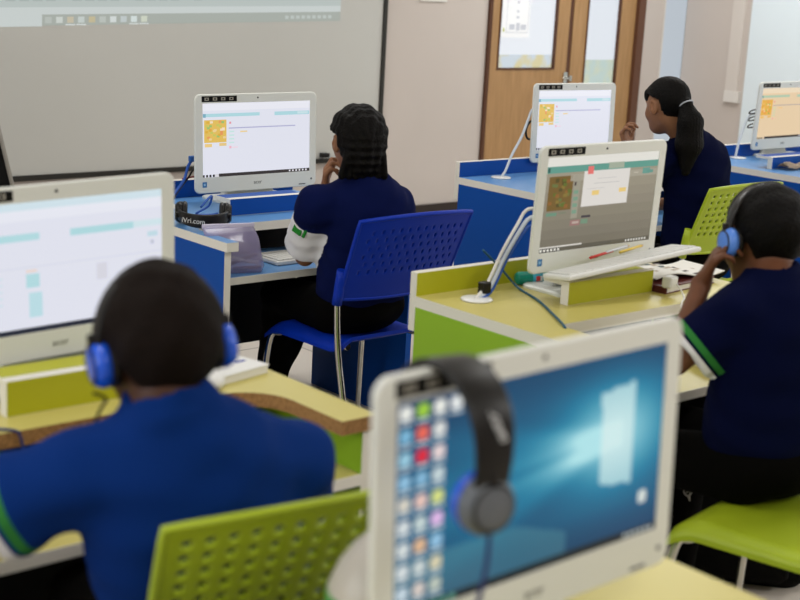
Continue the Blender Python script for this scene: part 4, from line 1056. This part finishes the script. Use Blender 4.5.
for q in range(22):
    i = rr_.random() * .24 - .13; j_ = rr_.random() * .13 - .06; c = rr_.choice([(60, 44, 40), (120, 96, 84), (150, 170, 160), (90, 110, 110), (176, 160, 140)])
    zz = .0228 + .010 * math.sin((i + .15) / .025 * .52); w_ = .012 + rr_.random() * .022
    mg.quad([(i, j_, zz), (i + w_, j_, zz + .0005), (i + w_, j_ + .014, zz + .0005), (i, j_ + .014, zz)], mat('magazine_print_%s' % 'abcdefgh'[sum(c) % 8], c, .6))
o = mg.build('magazine', None, (3.385, 2.60, ZT + .012)); o.rotation_euler = (0, 0, R(-4)); tag(o, 'open magazine with small pictures lying on the dark red book', 'magazine')
ad = empty('plug_adaptor', (3.215, 2.478, ZT + .022), R(10), 'small white plug adaptor at the right end of the riser', 'plug')
MB().box((-.022, -.016, 0), (.022, .016, .034), WHITE_PLASTIC, .006).build('plug_body', ad)
MB().tube([(0, -.02, .015), (-.01, -.04, .005), (-.03, -.065, -.014), (-.07, -.08, -.018), (-.11, -.1, -.03), (-.12, -.11, -.08)], .0025, CABLE_WHITE).build('lead', ad)

# cables
cord('power_cable', [(2.668, 2.70, ZT + .004), (2.724, 2.715, .772), (2.805, 2.745, .846), (2.895, 2.775, .915), (2.935, 2.782, .94), (2.97, 2.76, .945), (3.0, 2.72, .94)], .0065, CABLE_GREY, 'pale grey cable rising from the grommet of the middle lime desk')
cord('power_cable', [(2.652, 2.698, ZT + .004), (2.717, 2.721, .780), (2.798, 2.752, .856), (2.886, 2.783, .926), (2.925, 2.79, .962), (2.96, 2.775, .966), (3.0, 2.72, .96)], .005, CABLE_WHITE, 'white cable beside the pale grey one from the same lime grommet')
cord('power_cable', [(2.676, 2.694, ZT + .004), (2.730, 2.710, .766), (2.812, 2.742, .838), (2.902, 2.772, .902), (2.945, 2.775, .92), (3.0, 2.72, .93)], .004, CABLE_BLUE, 'thin blue cable twisted along the pale cables of the middle lime desk')
tag(MB().box((2.685, 2.70, .757), (2.715, 2.725, .79), BLACK, .003).build('cable_clip'), 'small black plug hanging on the cables of the middle lime desk', 'plug')
cord('mouse_cable', [(2.76, 2.79, .86), (2.83, 2.78, .80), (2.86, 2.74, .752), (2.80, 2.60, .7495), (2.72, 2.47, .7495), (2.655, 2.372, .75), (2.648, 2.352, .735), (2.65, 2.35, .70)], .0035, CABLE_TEAL, 'thin teal cable crossing the top of the middle lime desk')
cord('power_cable', [(4.405, 4.37, ZT + .004), (4.44, 4.38, .775), (4.515, 4.42, .838), (4.595, 4.45, .905), (4.65, 4.47, .975), (4.69, 4.48, 1.03), (4.74, 4.47, 1.04)], .006, CABLE_GREY, 'pale cable rising behind the monitor by the door')
cord('mouse_cable', [(4.74, 4.47, .99), (4.67, 4.47, .975), (4.645, 4.47, .935), (4.665, 4.47, .895), (4.74, 4.47, .905)], .005, BLACK, 'black looped cable behind the monitor by the door')
cord('power_cable', [(6.18, 4.42, ZT + .004), (6.20, 4.43, .79), (6.25, 4.45, .86), (6.31, 4.47, .93), (6.36, 4.48, .965), (6.44, 4.48, .965)], .007, CABLE_GREY, 'pale cable rising behind the cream-toned monitor')
for q in range(3):
    z_ = .895 + q * .037
    cord('mouse_cable', [(6.42, 4.47, z_ + .024), (6.350, 4.47, z_ + .016), (6.332, 4.47, z_ + .0), (6.42, 4.47, z_ + .004)], .0035, BLACK, ('lowest', 'middle', 'topmost')[q] + ' of three short dark cables behind the cream-toned monitor', 'cable', 'cables behind the cream monitor')
cord('power_cable', [(2.66, 4.31, ZT + .004), (2.70, 4.34, .77), (2.765, 4.36, .829), (2.79, 4.37, .88), (2.83, 4.38, .905), (2.90, 4.37, .905)], .0055, CABLE_BLUE, 'blue cable rising at the left of the braided girl’s monitor')
cord('power_cable', [(2.675, 4.31, ZT + .004), (2.73, 4.35, .785), (2.79, 4.37, .835), (2.83, 4.38, .87), (2.90, 4.37, .875)], .0035, BLACK, 'black cable rising at the left of the braided girl’s monitor')
cord('mouse_cable', [(2.765, 4.37, .832), (2.79, 4.37, .834), (2.82, 4.37, .838), (2.90, 4.37, .84)], .003, mat('red_cable', (150, 60, 50), .5), 'thin red cable behind the braided girl’s monitor')
tag(MB().box((2.79, 4.36, .893), (2.90, 4.375, .915), mat('blue_bracket', (36, 90, 160), .5), .004).build('cable_bracket'), 'blue bracket at the left edge of the braided girl’s monitor', 'bracket')
# box behind the riser on the blue desk
tag(MB().box((2.96, 4.12, ZT), (3.09, 4.20, ZT + .05), mat('dark_maroon_box', (46, 26, 30), .5), .003).build('pencil_case'), 'dark pencil case behind the riser of the blue desk', 'case')

# left lime desk: white book, mouse
wbk = empty('book', (1.668, 2.45, ZT), R(12), 'white book with a blue mark on the right wing of the left lime desk', 'book')
MB().box((-.075, -.055, 0), (.075, .055, .018), PAPER, .002).build('pages', wbk)
MB().box((-.077, -.057, .018), (.077, .057, .0205), WHITE_PLASTIC).box((.03, -.005, .0205), (.06, .006, .021), mat('indigo_ink', (70, 80, 160), .5)).build('cover', wbk)
ms = empty('computer_mouse', (1.585, 2.41, ZT), R(20), 'white computer mouse beside the white book on the left desk', 'mouse')
MB().rings([[Vector((p[0], p[1], z_)) for p in rrect(.058 * k_, .10 * k_, .027 * k_, 6)] for z_, k_ in ((0, .92), (.008, 1), (.02, .94), (.03, .72), (.034, .35))], WHITE_PLASTIC).build('mouse_shell', ms)
MB().tube([(0, .028, .0275), (0, .042, .024)], .0035, GREY_PLASTIC, 8, 2).build('scroll_wheel', ms)
cord('mouse_cable', [(1.09, 2.36, ZT + .004), (1.12, 2.33, ZT + .004), (1.13, 2.325, ZT - .01), (1.14, 2.32, .68), (1.15, 2.30, .63)], .003, mat('navy_cable', (20, 34, 96), .5), 'thin navy cable over the chipboard edge of the left desk')

# beige cloth draped before the far right riser
ct = MB(); nx, ny = 26, 12
def cl(i, k): 
    x = 6.03 + .62 * i / nx; y = 3.99 + .075 * k / ny; return Vector((x, y, ZT + .012 + .028 * math.sin(math.pi * k / ny) * (.7 + .3 * math.sin(i * .9)) + .004 * math.sin(i * 1.7 + k)))
t = bmesh.new(); g = [[t.verts.new(cl(i, k)) for k in range(ny + 1)] for i in range(nx + 1)]
for i in range(nx):
    for k in range(ny): t.faces.new((g[i][k], g[i + 1][k], g[i + 1][k + 1], g[i][k + 1])).smooth = True
bmesh.ops.solidify(t, geom=t.faces[:], thickness=.005)
ct._take(t, mat('beige_cloth', (196, 178, 160), .9, .1, bump=(200, .2)), None, True); tag(ct.build('cloth'), 'beige cloth crumpled along the front of the far right desk', 'cloth')

# water bottle left of the foreground monitor
wbm = mat('cloudy_clear_plastic', (226, 218, 206), .3, .5, trans=.35)
bt = empty('water_bottle', (1.145, 1.292, ZT), 0, 'cloudy water bottle with green and blue label left of the foreground monitor', 'bottle')
MB().lathe([(.001, 0), (.074, 0), (.080, .008), (.082, .05), (.079, .085), (.066, .115), (.048, .140), (.030, .157), (.018, .165), (.016, .178), (.001, .178)], wbm, seg=32).build('bottle_body', bt)
MB().lathe([(.0815, .012), (.0825, .012), (.0835, .05), (.0825, .062), (.0815, .062)], mat('blue_label', (46, 120, 186), .5), seg=32, loop=True).lathe([(.0815, .062), (.0825, .062), (.0812, .080), (.080, .080)], mat('green_label', (80, 150, 70), .5), seg=32, loop=True).build('label', bt)
MB().lathe([(.001, .178), (.019, .178), (.019, .194), (.001, .194)], WHITE_PLASTIC, seg=24).build('cap', bt)

# black bag added to darken the floor under the middle lime desk
bag = empty('added_black_bag', (3.24, 2.20, 0), R(-50), 'added black bag darkening the floor under the middle lime desk', 'bag')
BC = mat('black_bag_cloth', (12, 11, 10), .85, .1, bump=(150, .3))
MB().rings([[Vector((p[0], p[1], z_)) for p in rrect(w_, d_, .06, 6)] for z_, w_, d_ in ((0, .40, .22), (.03, .44, .26), (.16, .44, .26), (.27, .40, .21), (.33, .30, .12), (.345, .2, .06))], BC).build('bag_body', bag)
MB().rings([[Vector((p[0], p[1] - .135, z_)) for p in rrect(w_, d_, .02, 5)] for z_, w_, d_ in ((.03, .28, .05), (.05, .31, .07), (.15, .31, .07), (.17, .28, .04))], BC).build('front_pocket', bag)
MB().tube([(-.05, .0, .335), (-.04, .0, .38), (.04, .0, .38), (.05, .0, .335)], .009, BC).build('handle', bag)

# ------------------------------------------------------------------ light
def area(name, loc, rot, sx_, sy_, power, col=(1, 1, 1)):
    l = bpy.data.lights.new(name, 'AREA'); l.shape = 'RECTANGLE'; l.size = sx_; l.size_y = sy_; l.energy = power; l.color = col
    o = bpy.data.objects.new(name, l); COL.objects.link(o); o.location = loc; o.rotation_euler = rot; return o
KL = 1.0
for iy, y in enumerate((-.8, 2.0, 4.9)):
    for ix, x in enumerate((.2, 3.4, 6.8)):
        pw = (46, 20, 31)[iy]
        area('overhead_light', (x, y, H - .03), (0, 0, 0), 1.2, .6, pw * KL * (1.35 if ix == 2 else 1.), (1., .985, .955))
area('overhead_light', (7.7, 5.9, H - .03), (0, 0, 0), 1.2, .6, 30, (.95, .98, 1.))  # extra light added to brighten the right-back corner
area('window_daylight', (X1 - .08, .4, 1.6), (0, R(90), 0), 1.6, 3.0, 55 * KL, (.88, .95, 1.))
area('window_daylight', (X0 + .08, 2.6, 1.7), (0, R(-90), 0), 1.5, 3.0, 60 * KL, (.88, .95, 1.))
wd_ = bpy.data.worlds.new('room_world'); SC.world = wd_; wd_.use_nodes = True
wd_.node_tree.nodes['Background'].inputs[0].default_value = (.5, .55, .6, 1); wd_.node_tree.nodes['Background'].inputs[1].default_value = .3

# ------------------------------------------------------------------ camera
yaw, pit, rol = R(48.603), R(13.1935), R(3.1328)
fw = Vector((math.cos(yaw) * math.cos(pit), math.sin(yaw) * math.cos(pit), -math.sin(pit)))
rt = Vector((math.sin(yaw), -math.cos(yaw), 0)); up = rt.cross(fw)
c, s = math.cos(rol), math.sin(rol); rt, up = c * rt + s * up, -s * rt + c * up
cam = bpy.data.cameras.new('camera'); co = bpy.data.objects.new('camera', cam); COL.objects.link(co)
co.matrix_world = Matrix(((rt.x, up.x, -fw.x, 0), (rt.y, up.y, -fw.y, 0), (rt.z, up.z, -fw.z, 1.6208), (0, 0, 0, 1)))
cam.sensor_width = 36; cam.lens = 1414.15 / 800 * 36; cam.clip_end = 60
cam.dof.use_dof = True; cam.dof.focus_distance = 5.2; cam.dof.aperture_fstop = 3.6
SC.camera = co
SC.view_settings.view_transform = 'Standard'; SC.view_settings.look = 'None'; SC.view_settings.gamma = 1; SC.view_settings.exposure = EXPO
try: SC.view_settings.use_curve_mapping = False
except Exception: pass
